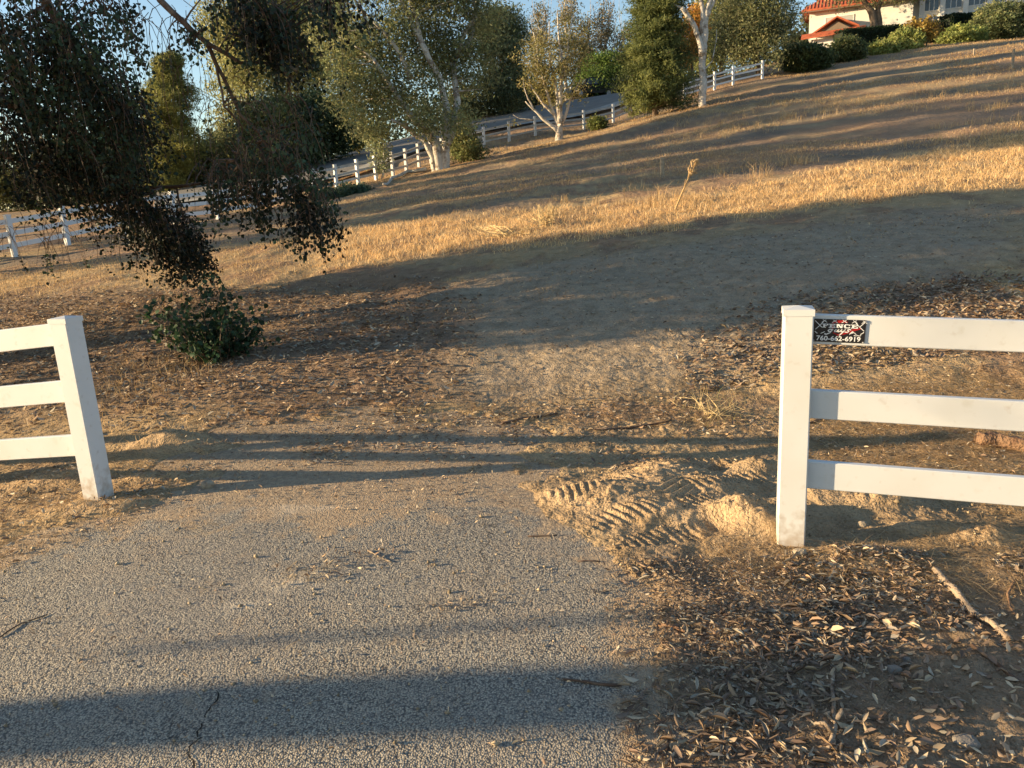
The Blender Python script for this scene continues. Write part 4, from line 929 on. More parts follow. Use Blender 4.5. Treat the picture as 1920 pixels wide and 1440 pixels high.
def limb(pl, r0, r1):
    P = [np.array(p, float) for p in pl]; Q = []
    for i in range(len(P) - 1):
        s_ = bez(P[i], P[i + 1], 0, .10, 5); Q += s_ if i == 0 else s_[1:]
    mb.tube(Q, list(np.linspace(r0, r1, len(Q))), n=7, rough=.1); return Q
off = tb + [2.2, .1, 5.2]
visible = limb([off, PX(240, -90, 8.6), PX(300, 0, 8.6), PX(345, 42, 8.6), PX(395, 85, 8.7), PX(450, 118, 8.9), PX(500, 118, 9.1), PX(545, 140, 9.2)], .045, .009)
v2 = limb([PX(385, 75, 8.7), PX(405, 120, 8.8), PX(430, 170, 8.9), PX(450, 215, 9.0), PX(485, 250, 9.1), PX(520, 300, 9.2), PX(550, 345, 9.3), PX(590, 400, 9.4)], .024, .006)
v3 = limb([PX(405, 120, 8.8), PX(415, 165, 8.8), PX(420, 200, 8.8), PX(455, 240, 9), PX(440, 300, 9), PX(470, 345, 9)], .015, .005)
LIMBS = [limb([off, PX(60, -40, 9), PX(120, 60, 9.4), PX(190, 150, 9.8), PX(240, 240, 10.2)], .08, .015), limb([tb + [1, .2, 3.2], PX(-60, 180, 9.5), PX(60, 200, 10), PX(170, 270, 10.6), PX(250, 360, 11.2), PX(330, 440, 11.8), PX(370, 520, 12.2)], .10, .015),
         limb([tb + [.7, .2, 2.6], PX(-80, 280, 9.6), PX(40, 300, 10), PX(140, 340, 10.4), PX(210, 400, 10.8)], .07, .012), limb([off, PX(120, -60, 9), PX(200, 20, 9)], .05, .01), limb([off, PX(420, -80, 9), PX(480, 0, 9), PX(530, 90, 9.1)], .05, .01),
         limb([PX(250, 360, 11.2), PX(330, 350, 11.2), PX(400, 340, 11), PX(450, 360, 10.8)], .03, .01)]
# hanging curtains: (px, py, rx, ry, depth, depth spread, twigs, twig length m, leaf density per m, leaf spread)
CUR = [(40, 50, 90, 60, 9.4, .8, 46, .9, 60, .07), (130, 60, 70, 50, 9.5, .8, 34, .8, 55, .07), (190, 15, 45, 14, 9.2, .5, 18, .6, 45, .06), (60, 150, 90, 60, 9.8, .9, 54, .9, 65, .08), (160, 170, 70, 60, 10.2, .9, 46, .9, 62, .07), (215, 215, 48, 42, 10.4, .8, 34, .8, 60, .07),
       (60, 260, 90, 50, 10, .9, 50, .8, 60, .08), (160, 280, 80, 45, 10.6, .9, 46, .8, 60, .08), (235, 300, 38, 35, 10.8, .7, 26, .7, 55, .07), (70, 350, 80, 30, 10.2, .9, 34, .5, 45, .07), (190, 370, 60, 30, 11, .8, 34, .7, 52, .08), (250, 400, 55, 35, 11.3, .8, 36, .8, 58, .08), (300, 430, 48, 38, 11.6, .7, 40, .8, 62, .08), (345, 470, 30, 30, 11.9, .5, 28, .7, 62, .07),
       (430, 340, 30, 30, 9.6, .6, 17, .7, 42, .06), (515, 300, 45, 35, 9.5, .6, 26, .8, 42, .07), (565, 370, 32, 38, 9.5, .6, 26, .8, 46, .06), (575, 420, 22, 18, 9.4, .4, 12, .5, 45, .05), (400, 330, 40, 26, 11, .6, 18, .6, 42, .07), (470, 390, 25, 15, 9.6, .5, 9, .4, 40, .06),
       (435, 8, 34, 14, 8.7, .4, 26, .6, 48, .05), (505, 40, 36, 34, 8.9, .4, 34, .7, 50, .06), (460, 70, 30, 20, 8.8, .4, 10, .4, 45, .05), (640, 10, 30, 14, 9, .4, 9, .45, 40, .05), (545, 100, 25, 30, 9.1, .4, 12, .5, 45, .05), (480, 300, 60, 40, 9.6, .7, 22, .7, 40, .08), (330, 70, 30, 10, 8.7, .3, 5, .25, 55, .05), (365, 60, 22, 12, 8.7, .3, 6, .2, 55, .05), (600, 10, 40, 14, 8.8, .4, 14, .5, 42, .05), (490, 210, 40, 40, 9.1, .5, 10, .6, 28, .07), (560, 230, 35, 30, 9.4, .5, 10, .6, 32, .07), (240, 165, 14, 30, 10.3, .3, 8, .4, 45, .05)]
LPTS = np.array([q for L_ in LIMBS + [visible, v2, v3] for q in L_])
for (px, py, rx, ry, Yd, ds, nt_, tl, den, spd) in CUR:
    for k_ in range(int(nt_ * 1.2)):
        while True:
            u, v = rng.uniform(-1, 1, 2)
            if u * u + v * v < 1: break
        s_ = PX(px + u * rx, py + v * ry - tl * 1442 / Yd * .30, Yd + rng.uniform(-ds, ds))
        d_ = rng.normal(size=2) * .5; P = droop(s_, tl * rng.uniform(.6, 1.25), (d_[0] + .35, d_[1]))
        for p in P: p[2] = max(p[2], float(T(p[0], p[1])) + .04)
        tw.tube(P, list(np.linspace(.0065, .0025, len(P))), n=3, cap=False)
        if k_ % 3 == 0:
            j = int(np.argmin(np.linalg.norm(LPTS - s_, axis=1))); q = bez(LPTS[j], s_, .03, .15, 6)
            if np.linalg.norm(q[0] - q[-1]) < 2.6: tw.tube(q, list(np.linspace(.012, .005, 6)), n=4, cap=False)
        leaves_along(P, den * .85, spd * 1.0, .054)
# bare curly twigs against the sky and under the crown
for (px, py, rx, ry, Yd, nt_, tl) in ((290, 20, 70, 20, 8.8, 22, 1.1), (400, 160, 60, 60, 9, 24, .7), (120, 420, 120, 25, 10.4, 30, .7), (60, 430, 60, 20, 10, 14, .6), (470, 250, 60, 60, 9.1, 30, .6), (240, 160, 30, 80, 9.8, 14, .7), (530, 380, 60, 50, 9.4, 26, .5), (560, 60, 70, 30, 9, 12, .6)):
    for k_ in range(nt_):
        s_ = PX(px + rng.uniform(-1, 1) * rx, py + rng.uniform(-1, 1) * ry, Yd + rng.uniform(-.4, .4)); P = droop(s_, tl * rng.uniform(.5, 1.3), (rng.normal() * .9, rng.normal() * .5), 8)
        tw.tube(P, list(np.linspace(.0045, .0015, len(P))), n=3, cap=False)
        if rng.uniform() < .25: leaves_along(P, 16, .03, .042, .6)
# upper and hidden crown (out of frame; throws the shade over the track)
for c_, r_, n_ in (([-10.2, 11.5, 3.9], (1.4, 1.25, 2.3), 7500), ([-10.6, 8.6, 3.9], (1.6, 1.75, 2.1), 8500), ([-9.6, 7.7, 4.0], (1.2, 1.2, 2.0), 4200), ([-10.4, 11.8, 3.6], (1.2, 1.3, 1.9), 4600), (tb + [1, -.5, 6.2], (3.0, 2.6, 1.4), 4200), ([-10.5, 9.2, 1.3], (1.2, 2.4, .6), 900)):
    d = rng.normal(size=(n_, 3)); d /= np.linalg.norm(d, axis=1)[:, None]; q = np.array(c_) + d * np.array(r_) * rng.uniform(.3, 1, (n_, 1)) ** .5
    LP.append(q); LS.append(np.full(n_, .11))
P = np.concatenate(LP); SZ = np.concatenate(LS) * rng.uniform(.6, 1.3, len(P))
P[:, 2] = np.maximum(P[:, 2], T(P[:, 0], P[:, 1]) + .02)
V, Fq, kv = leaf_fold(P, SZ, .72, down=1.0)
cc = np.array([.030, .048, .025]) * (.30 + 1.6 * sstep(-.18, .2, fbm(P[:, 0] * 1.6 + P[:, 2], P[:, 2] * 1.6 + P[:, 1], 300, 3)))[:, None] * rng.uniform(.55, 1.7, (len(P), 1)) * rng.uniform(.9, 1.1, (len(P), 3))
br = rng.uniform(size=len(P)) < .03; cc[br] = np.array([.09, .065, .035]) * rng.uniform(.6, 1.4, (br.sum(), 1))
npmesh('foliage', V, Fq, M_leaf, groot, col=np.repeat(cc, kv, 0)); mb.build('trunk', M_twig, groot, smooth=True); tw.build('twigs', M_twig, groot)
print('gum leaves', len(P))

# ------------------------------------------------------------------ leafy weed bush near the gate
b = G(408, 676); b[2] = float(H(b[0], b[1])); wroot = empty('weed_bush', b, 'knee-high dark green broad-leaved weed on the brown leaf litter', 'bush'); mb = MB(); LPw = []
for k_ in range(62):
    a_ = rng.uniform(0, 6.28); r_ = rng.uniform(.1, .78); tip = b + np.array([math.cos(a_) * r_ - .02, math.sin(a_) * r_ * .7, rng.uniform(.25, .92) * (1.1 - r_ * .5)]); st_ = b + np.array([math.cos(a_), math.sin(a_), 0]) * rng.uniform(.02, .25)
    q = bez(st_, tip, .05, .12, 6); mb.tube(q, list(np.linspace(.006, .002, 6)), n=4, cap=False)
    qq = np.array(q); n = 26; t = rng.uniform(.15, 1, n) * 5; i0 = np.minimum(t.astype(int), 4); f_ = (t - i0)[:, None]; LPw.append(qq[i0] * (1 - f_) + qq[i0 + 1] * f_ + rng.normal(size=(n, 3)) * .045)
P = np.concatenate(LPw); P[:, 2] = np.maximum(P[:, 2], b[2] + .02); V, Fq, kv = leaf_fold(P, .062 * rng.uniform(.5, 1.3, len(P)), .8, down=.2)
cc = np.array([.03, .06, .026]) * rng.uniform(.5, 1.6, (len(P), 1)) * np.ones((1, 3)); npmesh('foliage', V, Fq, M_leaf, wroot, col=np.repeat(cc, kv, 0)); mb.build('stems', M_twig, wroot)

# ------------------------------------------------------------------ ground litter
def scatter(poly, n, fade=.3, seed=1, clump=0, thr=.5):
    P = np.array(poly); mn, mx = P.min(0), P.max(0); out = []
    tot = 0
    while tot < n:
        q = rng.uniform(mn, mx, (n * 2, 2)); s_ = poly_sd(q[:, 0], q[:, 1], poly) + fbm(q[:, 0] * 2, q[:, 1] * 2, seed, 3) * fade * 2
        k_ = s_ > rng.uniform(-fade, fade, len(q))
        if clump: k_ &= (fbm(q[:, 0] * clump, q[:, 1] * clump, seed + 3, 4) + .5) > rng.uniform(thr - .12, thr + .12, len(q))
        q = q[k_]; out.append(q); tot += len(q)
    return np.concatenate(out)[:n]
def gpoly(pts): return [tuple(G(*p)[:2]) for p in pts]
DRYC = np.array([[.34, .24, .155], [.24, .17, .12], [.46, .35, .22], [.25, .165, .11], [.38, .33, .25], [.17, .115, .08], [.50, .40, .27], [.30, .25, .19], [.40, .27, .16], [.28, .19, .12]])
LV, LF, LC = [], [], []; nb = 0
def litter(xy, size, aspect, pal=DRYC, lift=.006, flatness=.35, bright=1.0):
    global nb
    n = len(xy); z = H(xy[:, 0], xy[:, 1]); P = np.stack([xy[:, 0], xy[:, 1], z + lift + rng.uniform(0, .012, n)], 1)
    a_ = rng.uniform(0, 6.28, n); til = rng.normal(size=n) * flatness; til2 = rng.normal(size=n) * flatness
    a = np.stack([np.cos(a_), np.sin(a_), np.sin(til)], 1); a /= np.linalg.norm(a, axis=1)[:, None]
    b_ = np.stack([-np.sin(a_), np.cos(a_), np.sin(til2)], 1); b_ -= a * (a * b_).sum(1)[:, None]; b_ /= np.linalg.norm(b_, axis=1)[:, None]
    s_ = size * rng.uniform(.3, 1.0, n) ** .7 * 1.4; aspect = aspect * rng.uniform(.45, 1.5, (n, 1)); P[:, 2] += np.abs(np.sin(til)) * s_ * .35
    V, Fq, kv = leaf_fold(P, s_, aspect, frame=(a, b_, np.cross(a, b_)))
    cc = pal[rng.integers(0, len(pal), n)] * rng.uniform(.7, 1.3, (n, 1)) * bright * 1.12
    LV.append(V); LF.append(Fq + nb); LC.append(np.repeat(cc, kv, 0)); nb += len(V)
R1 = [W0(*p) for p in [(1215, 1075), (1480, 1055), (1650, 1120), (1640, 1240), (1560, 1330), (1640, 1470), (1180, 1470), (1210, 1300), (1195, 1180)]]
litter(scatter(R1, 1500, .2, 5, clump=3, thr=.52), .029, .34, flatness=.16, lift=.002, bright=.85); litter(scatter(R1, 3000, .22, 5, clump=2, thr=.5), .018, .30, flatness=.25); lying2 = R1
litter(scatter([W0(*p) for p in [(1480, 1060), (1940, 1030), (1960, 1200), (1640, 1130)]], 1500, .15, 6, clump=3), .030, .28, flatness=.25)
litter(scatter([W0(*p) for p in [(1560, 1120), (1990, 1200), (2050, 1500), (1500, 1500)]], 420, .15, 7), .04, .36)
litter(scatter([W0(*p) for p in [(1500, 700), (1960, 690), (2000, 900), (1500, 870)]], 1700, .3, 8), .028, .30, bright=1.05)
litter(scatter(gpoly([(-300, 570), (330, 548), (760, 545), (900, 600), (850, 740), (700, 790), (200, 800), (-200, 790)]), 15000, .6, 9), .06, .36, bright=.9)
litter(scatter([W0(*p) for p in [(380, 810), (900, 780), (1450, 730), (1460, 880), (1000, 900), (400, 890)]], 2000, .25, 10, clump=1.5, thr=.5), .038, .28)
litter(scatter(gpoly([(820, 640), (1000, 500), (1900, 380), (1950, 500), (1500, 640), (1300, 720), (900, 740)]), 3500, .5, 14), .035, .3, bright=.95)
litter(scatter(gpoly([(1350, 640), (1460, 560), (1960, 520), (1960, 640), (1700, 690), (1300, 740)]), 5000, .5, 11), .055, .36, bright=.9)
litter(scatter([W0(*p) for p in [(-100, 1010), (300, 930), (1000, 880), (1190, 1060), (1200, 1440), (-200, 1500)]], 850, .1, 12), .020, .28, flatness=.8); litter(scatter([W0(*p) for p in [(330, 900), (380, 800), (950, 790), (1000, 960), (300, 990)]], 900, .15, 18, clump=2), .026, .28, flatness=.6); litter(scatter([W0(*p) for p in [(540, 1070), (740, 1035), (740, 1060), (640, 1100), (540, 1110)]], 70, .05, 15), .03, .3, flatness=.8); litter(scatter([W0(*p) for p in [(780, 1150), (940, 1130), (930, 1145), (800, 1165)]], 40, .04, 16), .025, .3, flatness=.8)
litter(scatter(R1, 800, .2, 17, clump=2), .05, .17, flatness=.2)
litter(scatter([W0(*p) for p in [(-400, 1100), (-300, 880), (140, 870), (370, 890), (240, 985), (0, 1060)]], 1100, .12, 13), .035, .3)
LVa, LFa, LCa = np.concatenate(LV), np.concatenate(LF), np.concatenate(LC)
tag(npmesh('leaf_litter', LVa, LFa, M_dry, col=LCa), 'brown and tan dead leaves scattered over the bare soil and asphalt edge', 'dead leaves', kind='stuff')

# straw: thin blades, standing or lying
GV, GC = [], []
STR = np.array([[.62, .43, .21], [.52, .35, .17], [.68, .51, .29], [.40, .265, .14], [.56, .375, .17]])
def blades(xy, hgt, wid, lean=.5, pal=STR, bright=1.0, along=None, perclump=1, cr=.0, root_sink=.01):
    if perclump > 1:
        xy = np.repeat(xy, perclump, 0) + rng.normal(size=(len(xy) * perclump, 2)) * cr
        ph = np.repeat(rng.uniform(.6, 1.5, len(xy) // perclump), perclump)
    else: ph = rng.uniform(.6, 1.4, len(xy))
    n = len(xy); z = H(xy[:, 0], xy[:, 1]) - root_sink; B_ = np.stack([xy[:, 0], xy[:, 1], z], 1); h = hgt * rng.uniform(.5, 1.2, n) * ph
    a_ = rng.uniform(0, 6.28, n); L = np.abs(rng.normal(size=n)) * lean if lean < 2 else 1.57 - np.abs(rng.normal(size=n)) * .13; d = np.stack([np.cos(a_) * np.sin(L), np.sin(a_) * np.sin(L), np.abs(np.cos(L)) * .98 + .02], 1)
    w_ = rng.uniform(0, 6.28, n); s_ = np.stack([np.cos(w_), np.sin(w_), np.zeros(n)], 1) * (wid * rng.uniform(.6, 1.3, n))[:, None] / 2
    mid = B_ + d * (h * .55)[:, None]; tip = B_ + d * h[:, None] + np.stack([np.cos(a_), np.sin(a_), -.5 * np.ones(n)], 1) * (h * .28)[:, None]
    V = np.stack([B_ - s_, B_ + s_, mid + s_ * .8, mid - s_ * .8, tip + s_ * .25, tip - s_ * .25], 1)
    GV.append(V.reshape(-1, 3)); cc = pal[rng.integers(0, len(pal), n)] * rng.uniform(.75, 1.25, (n, 1)) * bright; GC.append(np.repeat(cc, 6, 0))
def build_blades(name, label, cat):
    V = np.concatenate(GV); i = np.arange(len(V) // 6)[:, None] * 6; Fq = np.concatenate([i + np.array([0, 1, 2, 3]), i + np.array([3, 2, 4, 5])])
    o = npmesh(name, V, Fq, M_straw, col=np.concatenate(GC)); GV.clear(); GC.clear(); print(name, len(V) // 6); return tag(o, label, cat, kind='stuff')
# near lying straw
def lying(xy, L, wid, bright=1.0): blades(xy, L, wid, lean=2.2, bright=bright, root_sink=-.006)
lying(scatter([W0(*p) for p in [(-400, 1120), (-300, 860), (140, 850), (380, 880), (240, 985), (0, 1065)]], 5200, .1, 21), .10, .0032)
lying(scatter([W0(*p) for p in [(1290, 1010), (1480, 1040), (1950, 960), (1980, 1120), (1560, 1120), (1350, 1090)]], 2600, .12, 22), .10, .003)
lying(scatter([W0(*p) for p in [(1500, 750), (1960, 740), (1960, 960), (1500, 880)]], 11000, .2, 23), .11, .004)
lying(scatter(R1, 900, .2, 31), .06, .0022); blades(scatter(R1, 900, .25, 33), .08, .004, lean=2.2, root_sink=-.008, pal=np.array([[.16, .11, .075], [.24, .18, .12], [.12, .08, .06]])); blades(scatter([W0(*p) for p in [(0, 1000), (1180, 1000), (1200, 1430), (0, 1430)]], 110, .1, 34), .05, .0035, lean=2.2, root_sink=-.012, pal=np.array([[.12, .08, .06], [.30, .2, .12]])); lying(scatter(gpoly([(380, 760), (900, 720), (1440, 700), (1450, 800), (400, 820)]), 4500, .3, 32), .09, .004, bright=.9)
lying(scatter([W0(*p) for p in [(150, 800), (900, 770), (1450, 730), (1460, 880), (900, 905), (330, 900)]], 2600, .2, 24, clump=1.5, thr=.5), .09, .0035)
lying(scatter([W0(*p) for p in [(0, 1000), (1180, 1000), (1200, 1430), (0, 1430)]], 60, .1, 25), .07, .003)
lying(scatter([W0(*p) for p in [(330, 985), (420, 985), (430, 1010), (340, 1010)]], 60, .04, 26), .06, .003)
lying(scatter([W0(*p) for p in [(530, 1075), (640, 1072), (640, 1100), (520, 1105)]], 50, .04, 27), .06, .003)
blades(scatter([W0(*p) for p in [(-300, 870), (140, 850), (420, 850), (300, 760), (100, 770), (-200, 800)]], 900, .2, 28), .09, .004, lean=.8)
blades(scatter([W0(*p) for p in [(1280, 760), (1400, 740), (1400, 800), (1280, 810)]], 350, .2, 29), .07, .0035, lean=1.1, pal=np.array([[.42, .38, .16], [.50, .40, .18]]))
blades(scatter([W0(*p) for p in [(180, 790), (400, 740), (480, 690), (340, 680), (150, 720)]], 900, .3, 30), .14, .004, lean=.7, bright=.8)
build_blades('straw_litter', 'loose dry straw stems lying on the soil around the gate posts', 'straw')
# hillside grass
SLP = gpoly([(-500, 600), (0, 520), (400, 500), (640, 480), (1000, 455), (1400, 400), (1700, 350), (2000, 320), (2000, 400), (1400, 440), (1000, 490), (640, 528), (300, 560), (0, 580)])
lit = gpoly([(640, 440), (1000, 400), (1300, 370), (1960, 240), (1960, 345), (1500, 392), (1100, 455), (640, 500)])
blades(scatter(lit, 4200, .4, 41), .11, .009, lean=.95, perclump=13, cr=.11, pal=STR * 1.4)  # straw tint raised here, sunlight on the strip put into the colour
blades(scatter(gpoly([(-200, 560), (400, 535), (640, 525), (640, 440), (400, 460), (-200, 520)]), 2600, .5, 42), .07, .010, lean=1.2, perclump=7, cr=.12)
def hill_density(y0, y1, n, per, h, w_, cr, x0=-.75, x1=.85, seed=0, lean=.5, bright=1.0, pal=STR, thr=.5, clump=.32):
    y = np.sqrt(rng.uniform(y0 ** 2, y1 ** 2, n * 3)); x = y * rng.uniform(x0, x1, n * 3)
    k_ = (fbm(x * clump, y * clump, 200 + seed, 4) + .5) > rng.uniform(thr - .04, thr + .06, n * 3)
    rs = np.min(np.hypot(x[:, None] - RD[None, ::4, 0], y[:, None] - RD[None, ::4, 1]), 1) > 6.3
    xy = np.stack([x, y], 1)[k_ & rs][:n]; blades(xy, h, w_, lean=lean, perclump=per, cr=cr, bright=bright, pal=pal)
GREYG = np.array([[.34, .26, .17], [.40, .30, .19], [.30, .20, .13], [.44, .29, .16]])
hill_density(13, 26, 6000, 9, .07, .008, .14, seed=1, thr=.49, pal=np.concatenate([STR, GREYG]))
hill_density(20, 45, 6500, 8, .09, .013, .22, seed=2, thr=.50, x0=-.2, pal=np.concatenate([STR, GREYG]))
hill_density(40, 82, 6000, 7, .13, .022, .34, seed=3, thr=.49, x0=-.2, pal=np.concatenate([STR, [[.42, .24, .10], [.38, .22, .09]]]))
hill_density(14, 40, 420, 18, .28, .009, .12, seed=5, thr=.52, x0=0.05, lean=.22)
hill_density(7, 13, 500, 8, .05, .008, .1, seed=6, thr=.55, lean=1.3, x0=-.7, x1=.7)
build_blades('dry_grass', 'golden dry grass covering the open hillside', 'grass')
# gravel
pv = []; pf = []; n0 = 0; m = MB()
xy = np.concatenate([scatter([W0(*p) for p in [(1000, 880), (1480, 850), (1950, 940), (1950, 1440), (1230, 1440), (1150, 1080)]], 1100, .2, 51), scatter([W0(*p) for p in [(0, 1060), (240, 985), (1000, 960), (1200, 1440), (-100, 1440)]], 600, .1, 52), scatter([W0(*p) for p in [(-300, 900), (360, 890), (240, 985), (-100, 1080)]], 350, .1, 53)])
zz = H(xy[:, 0], xy[:, 1]); r_ = .0035 * np.exp(rng.normal(size=len(xy)) * .55); octa = np.array([[1, 0, 0], [-1, 0, 0], [0, 1, 0], [0, -1, 0], [0, 0, 1], [0, 0, -1.]]); of = np.array([[0, 2, 4], [2, 1, 4], [1, 3, 4], [3, 0, 4], [2, 0, 5], [1, 2, 5], [3, 1, 5], [0, 3, 5]])
V = (octa[None] * rng.uniform(.6, 1.3, (len(xy), 6, 1)) + rng.normal(size=(len(xy), 6, 3)) * .15) * r_[:, None, None] + np.stack([xy[:, 0], xy[:, 1], np.maximum(zz, -.0) + r_ * .5], 1)[:, None]
Fq = (of[None] + np.arange(len(xy))[:, None, None] * 6).reshape(-1, 3); cc = np.array([.36, .28, .18]) * rng.uniform(.5, 1.4, (len(xy), 1)); cc = np.repeat(cc * np.ones((1, 3)), 6, 0)
tag(npmesh('gravel', V.reshape(-1, 3), Fq, mat('grit_surface', attr=True, rough=.9), col=cc), 'small pebbles and clods scattered over the asphalt and dug soil', 'gravel', kind='stuff')

# ------------------------------------------------------------------ sticks, stones, logs
def stick(name, label, pts, r0, r1, m, lift=.01, group=None, cat='stick', forks=()):
    P = []
    for (px, py) in pts:
        q = G(px, py); q[2] = float(H(q[0], q[1])) + lift; P.append(q)
    root = P[0]; b_ = MB(); Q = []
    for i in range(len(P) - 1):
        s_ = bez(P[i], P[i + 1], 0, .06, 4); Q += s_ if i == 0 else s_[1:]
    b_.tube(Q, list(np.linspace(r0, r1, len(Q))), n=8, rough=.35)
    for (i, dx, dy, dz) in forks: b_.tube([Q[i], Q[i] + [dx * .5, dy * .5, dz], Q[i] + [dx, dy, dz * .6]], [r1 * 1.2, r1, r1 * .5], n=5)
    o = b_.build(name, m, smooth=True); tag(o, label, cat, group); return o
stick('fallen_branch', 'pale peeling branch lying across the leaves at the lower right', [(1752, 1082), (1790, 1120), (1825, 1160), (1860, 1180), (1893, 1212)], .017, .012, M_stick, lift=.014)
stick('fallen_branch', 'thin crooked twig pointing towards the camera among the foreground leaves', [(1566, 1258), (1560, 1300), (1562, 1345), (1566, 1375), (1552, 1420)], .006, .008, M_stick, lift=.012, cat='twig', forks=((8, .06, .03, .03), (10, -.05, .03, .03)))
stick('fallen_branch', 'dark thin twig at the asphalt edge in the lower shadow band', [(1052, 1278), (1100, 1283), (1165, 1290)], .004, .006, M_twig, lift=.006, cat='twig')
stick('bark_strip', 'long dark bark strip lying on the driveway beyond the gate line', [(940, 797), (980, 790), (1045, 778)], .012, .008, M_twig, cat='bark')
stick('bark_strip', 'pair of joined bark strips left of the right gate post', [(1115, 812), (1180, 806), (1260, 797)], .008, .007, M_twig, cat='bark')
stick('bark_strip', 'short dark bark sliver on the asphalt in front of the dug soil', [(990, 1009), (1020, 1008), (1045, 1007)], .004, .003, M_twig, lift=.005, cat='bark')
stick('bark_strip', 'short dark bark sliver on the asphalt below the tyre prints', [(1083, 1056), (1125, 1056)], .003, .003, M_twig, lift=.005, cat='bark')
stick('bark_strip', 'reddish bark curl at the asphalt edge beside the foreground leaves', [(1235, 1178), (1262, 1183), (1290, 1195)], .007, .005, M_log, cat='bark')
stick('bark_strip', 'dark stick behind the right fence, poking out beside the post', [(1500, 805), (1525, 798), (1560, 788)], .008, .006, M_twig, cat='bark')
stick('fallen_branch', 'thin curved twig at the far right edge above the pale branch', [(1903, 1100), (1888, 1125), (1893, 1150), (1903, 1162)], .006, .004, M_log, cat='twig')
stick('fallen_branch', 'half buried dark root running down the dirt at the right edge', [(1820, 1220), (1860, 1250), (1900, 1282), (1925, 1290)], .007, .009, M_twig, cat='twig')
stick('fallen_branch', 'thin dark twig on the asphalt at the left edge', [(0, 1198), (40, 1172), (90, 1155)], .0035, .003, M_twig, lift=.005, cat='twig')
stick('fallen_branch', 'crooked pale twig lying on the asphalt in the centre', [(690, 1036), (712, 1048), (735, 1057)], .004, .004, M_stick, lift=.006, cat='twig')
stick('fallen_log', 'short reddish-brown split log lying in the straw behind the right fence', [(1832, 838), (1865, 838), (1915, 846), (1935, 848)], .055, .045, M_log, lift=.03, cat='log')
stick('fallen_branch', 'long pale dead limb lying at the foot of the thick white-trunked tree', [(720, 352), (735, 338), (765, 328), (800, 322)], .06, .10, M_bark_w, lift=.12, cat='branch')
def rock(label, px, py, r, m, sq=(1, 1, .8), name='stone', lift=.4):
    import bmesh
    q = G(px, py); z = float(H(q[0], q[1])); bm = bmesh.new(); bmesh.ops.create_icosphere(bm, subdivisions=3, radius=1)
    sd_ = rng.integers(0, 999)
    for v in bm.verts:
        c_ = np.array(v.co); f_ = 1 + .5 * float(fbm(c_[0] * 1.1 + 5 + sd_, c_[1] * 1.1 + c_[2] * .9, int(sd_), 3)); c_ = np.sign(c_) * np.abs(c_) ** .8 * f_; v.co = c_ * r * np.array(sq)
    me = bpy.data.meshes.new(name); bm.to_mesh(me); bm.free(); me.materials.append(m); o = bpy.data.objects.new(name, me); COL.objects.link(o); o.location = (q[0], q[1], z + r * sq[2] * lift); tag(o, label, 'stone'); return o
rock('squarish tan clod sitting in front of the left fence post', 390, 914, .038, M_stone, (1.1, .9, .8), 'dirt_clod')
rock('pale wedge-shaped stone at the foot of the right fence post', 1500, 1046, .03, M_stone, (1.2, .9, .7))
rock('smooth grey pebble on the bare dirt at the lower right', 1677, 1262, .022, M_greystone, (1.1, .9, .8))
rock('small dark pebble right above the grey pebble', 1700, 1243, .014, M_greystone, (1.1, .9, .8))
rock('tan clod among the straw just right of the right post', 1617, 990, .024, M_stone, (1.2, .8, .8), 'dirt_clod')
rock('grey flat stone at the bottom right corner', 1812, 1400, .03, M_greystone, (1.3, 1, .5))
# flat wood chip and fallen leaves of note
# tall dry stalk
q = G(1266, 394); q[2] = float(H(q[0], q[1])); Yd = q[1]
root = empty('dry_stalk', q, 'tall leaning dry weed stalk with a seed head on the hillside', 'dry plant'); mb = MB(); tip = at(1303, 308, Yd); P = bez(q, tip, .0, .04, 8); mb.tube(P, list(np.linspace(.024, .012, 8)), n=5)
for k_ in range(9):
    t = rng.uniform(.25, .9); c_ = q * (1 - t) + tip * t; mb.tube([c_, c_ + np.array([rng.normal() * .05 + .08, rng.normal() * .05, .22])], [.008, .004], n=4)
mb.build('stem', mat('straw_stalk', (.45, .30, .14)), root)
hd = MB()
for k_ in range(40):
    t = rng.uniform(.80, 1.05); c_ = q * (1 - t) + tip * t + rng.normal(size=3) * .03; hd.box(c_, rng.uniform(.012, .028, 3))
hd.build('seed_head', mat('seed_brown', (.42, .30, .16)), root)
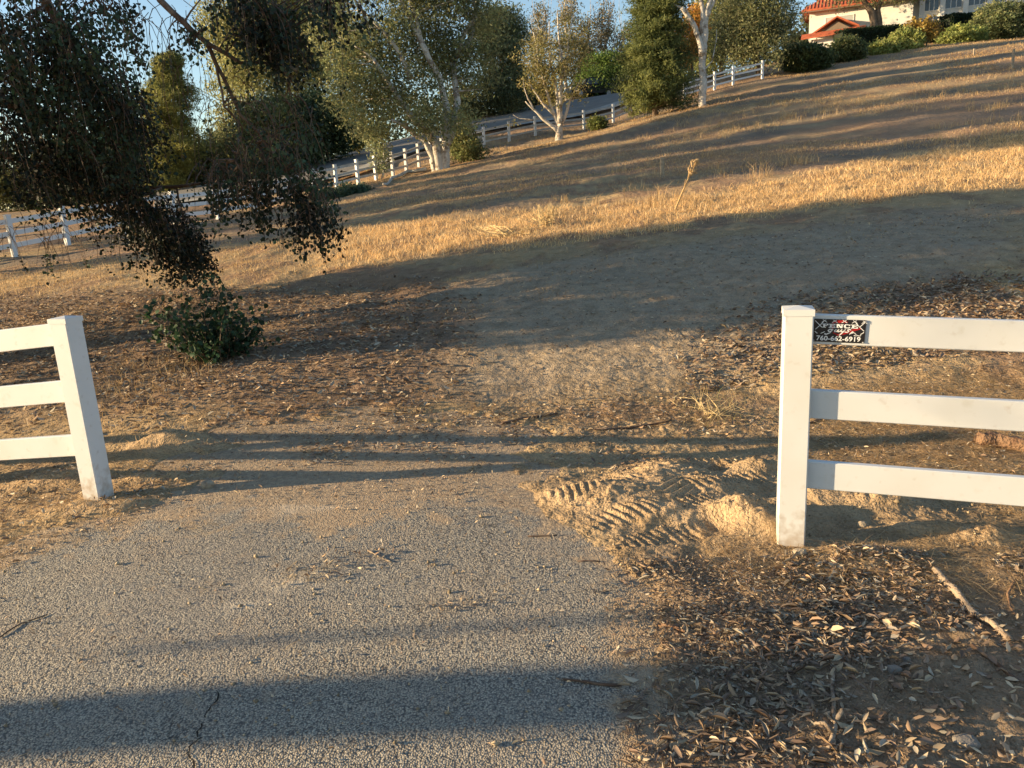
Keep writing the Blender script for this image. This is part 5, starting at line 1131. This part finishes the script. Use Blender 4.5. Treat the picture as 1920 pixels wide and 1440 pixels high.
# thorny dry weed
def dry_weed(label, px, py, n, hgt, sp_, th=1.0):
    q = G(px, py); q[2] = float(H(q[0], q[1])); m_ = MB()
    for k_ in range(n):
        e = q + np.array([rng.normal() * sp_, rng.normal() * sp_, hgt * rng.uniform(.4, 1.1)]); s_ = q + np.array([rng.normal() * sp_ * .3, rng.normal() * sp_ * .3, 0]); P = bez(s_, e, .03, .2, 5); m_.tube(P, list(np.linspace(.008 * th, .004 * th, 5)), n=3, cap=False)
        for j in (2, 3): m_.tube([P[j], P[j] + rng.normal(size=3) * .09 + [0, 0, .05]], [.005 * th, .003 * th], n=3, cap=False)
    o = m_.build('dry_weed', M_strawd); tag(o, label, 'dry plant')
M_strawd = mat('pale_straw', (.55, .42, .22))
dry_weed('spiky pale dry weed standing at the top of the sunlit strip', 1022, 425, 40, .42, .22)
dry_weed('low spiky dry weed left of the taller one in the sunlit strip', 955, 445, 30, .2, .4)
dry_weed('sprawling thin dry weed right of centre at the gate line', 1335, 780, 30, .10, .12, .3)
for (px, py, h_, lb) in ((1898, 128, .95, 'lone wooden stake at the top right of the hillside'), (1242, 330, .45, 'short dark wooden stake low on the shaded hillside'), (1826, 103, .4, 'short stub stake just left of the lone wooden stake')):
    q = G(px, py); q[2] = float(H(q[0], q[1])); m_ = MB(); m_.box(q + [0, 0, h_ / 2 - .05], (.05, .05, h_ / 2 + .05), bev=.01); tag(m_.build('wooden_stake', M_wood_post), lb, 'stake')

# ------------------------------------------------------------------ far wood behind everything
bl = []
for k_ in range(46):
    x = -95 + k_ * 4.2 + rng.uniform(-1, 1); y = 96 + rng.uniform(-6, 14) - (8 if x < -10 else 0)
    hgt = (5.5 if x > -8 else 8.0) * rng.uniform(.7, 1.1)
    if -6 < x < 16: hgt *= .55
    bl.append((np.array([x, y, float(T(x, y)) + hgt * .5]), np.array([3.4, 3.2, hgt * .62])))
o, _ = foliage('distant_trees', bl, None, 1500, 28, .8, .42, .5, (.04, .05, .028), col2=(.11, .11, .05)); tag(o, 'mass of distant trees behind the road', 'trees', kind='stuff')
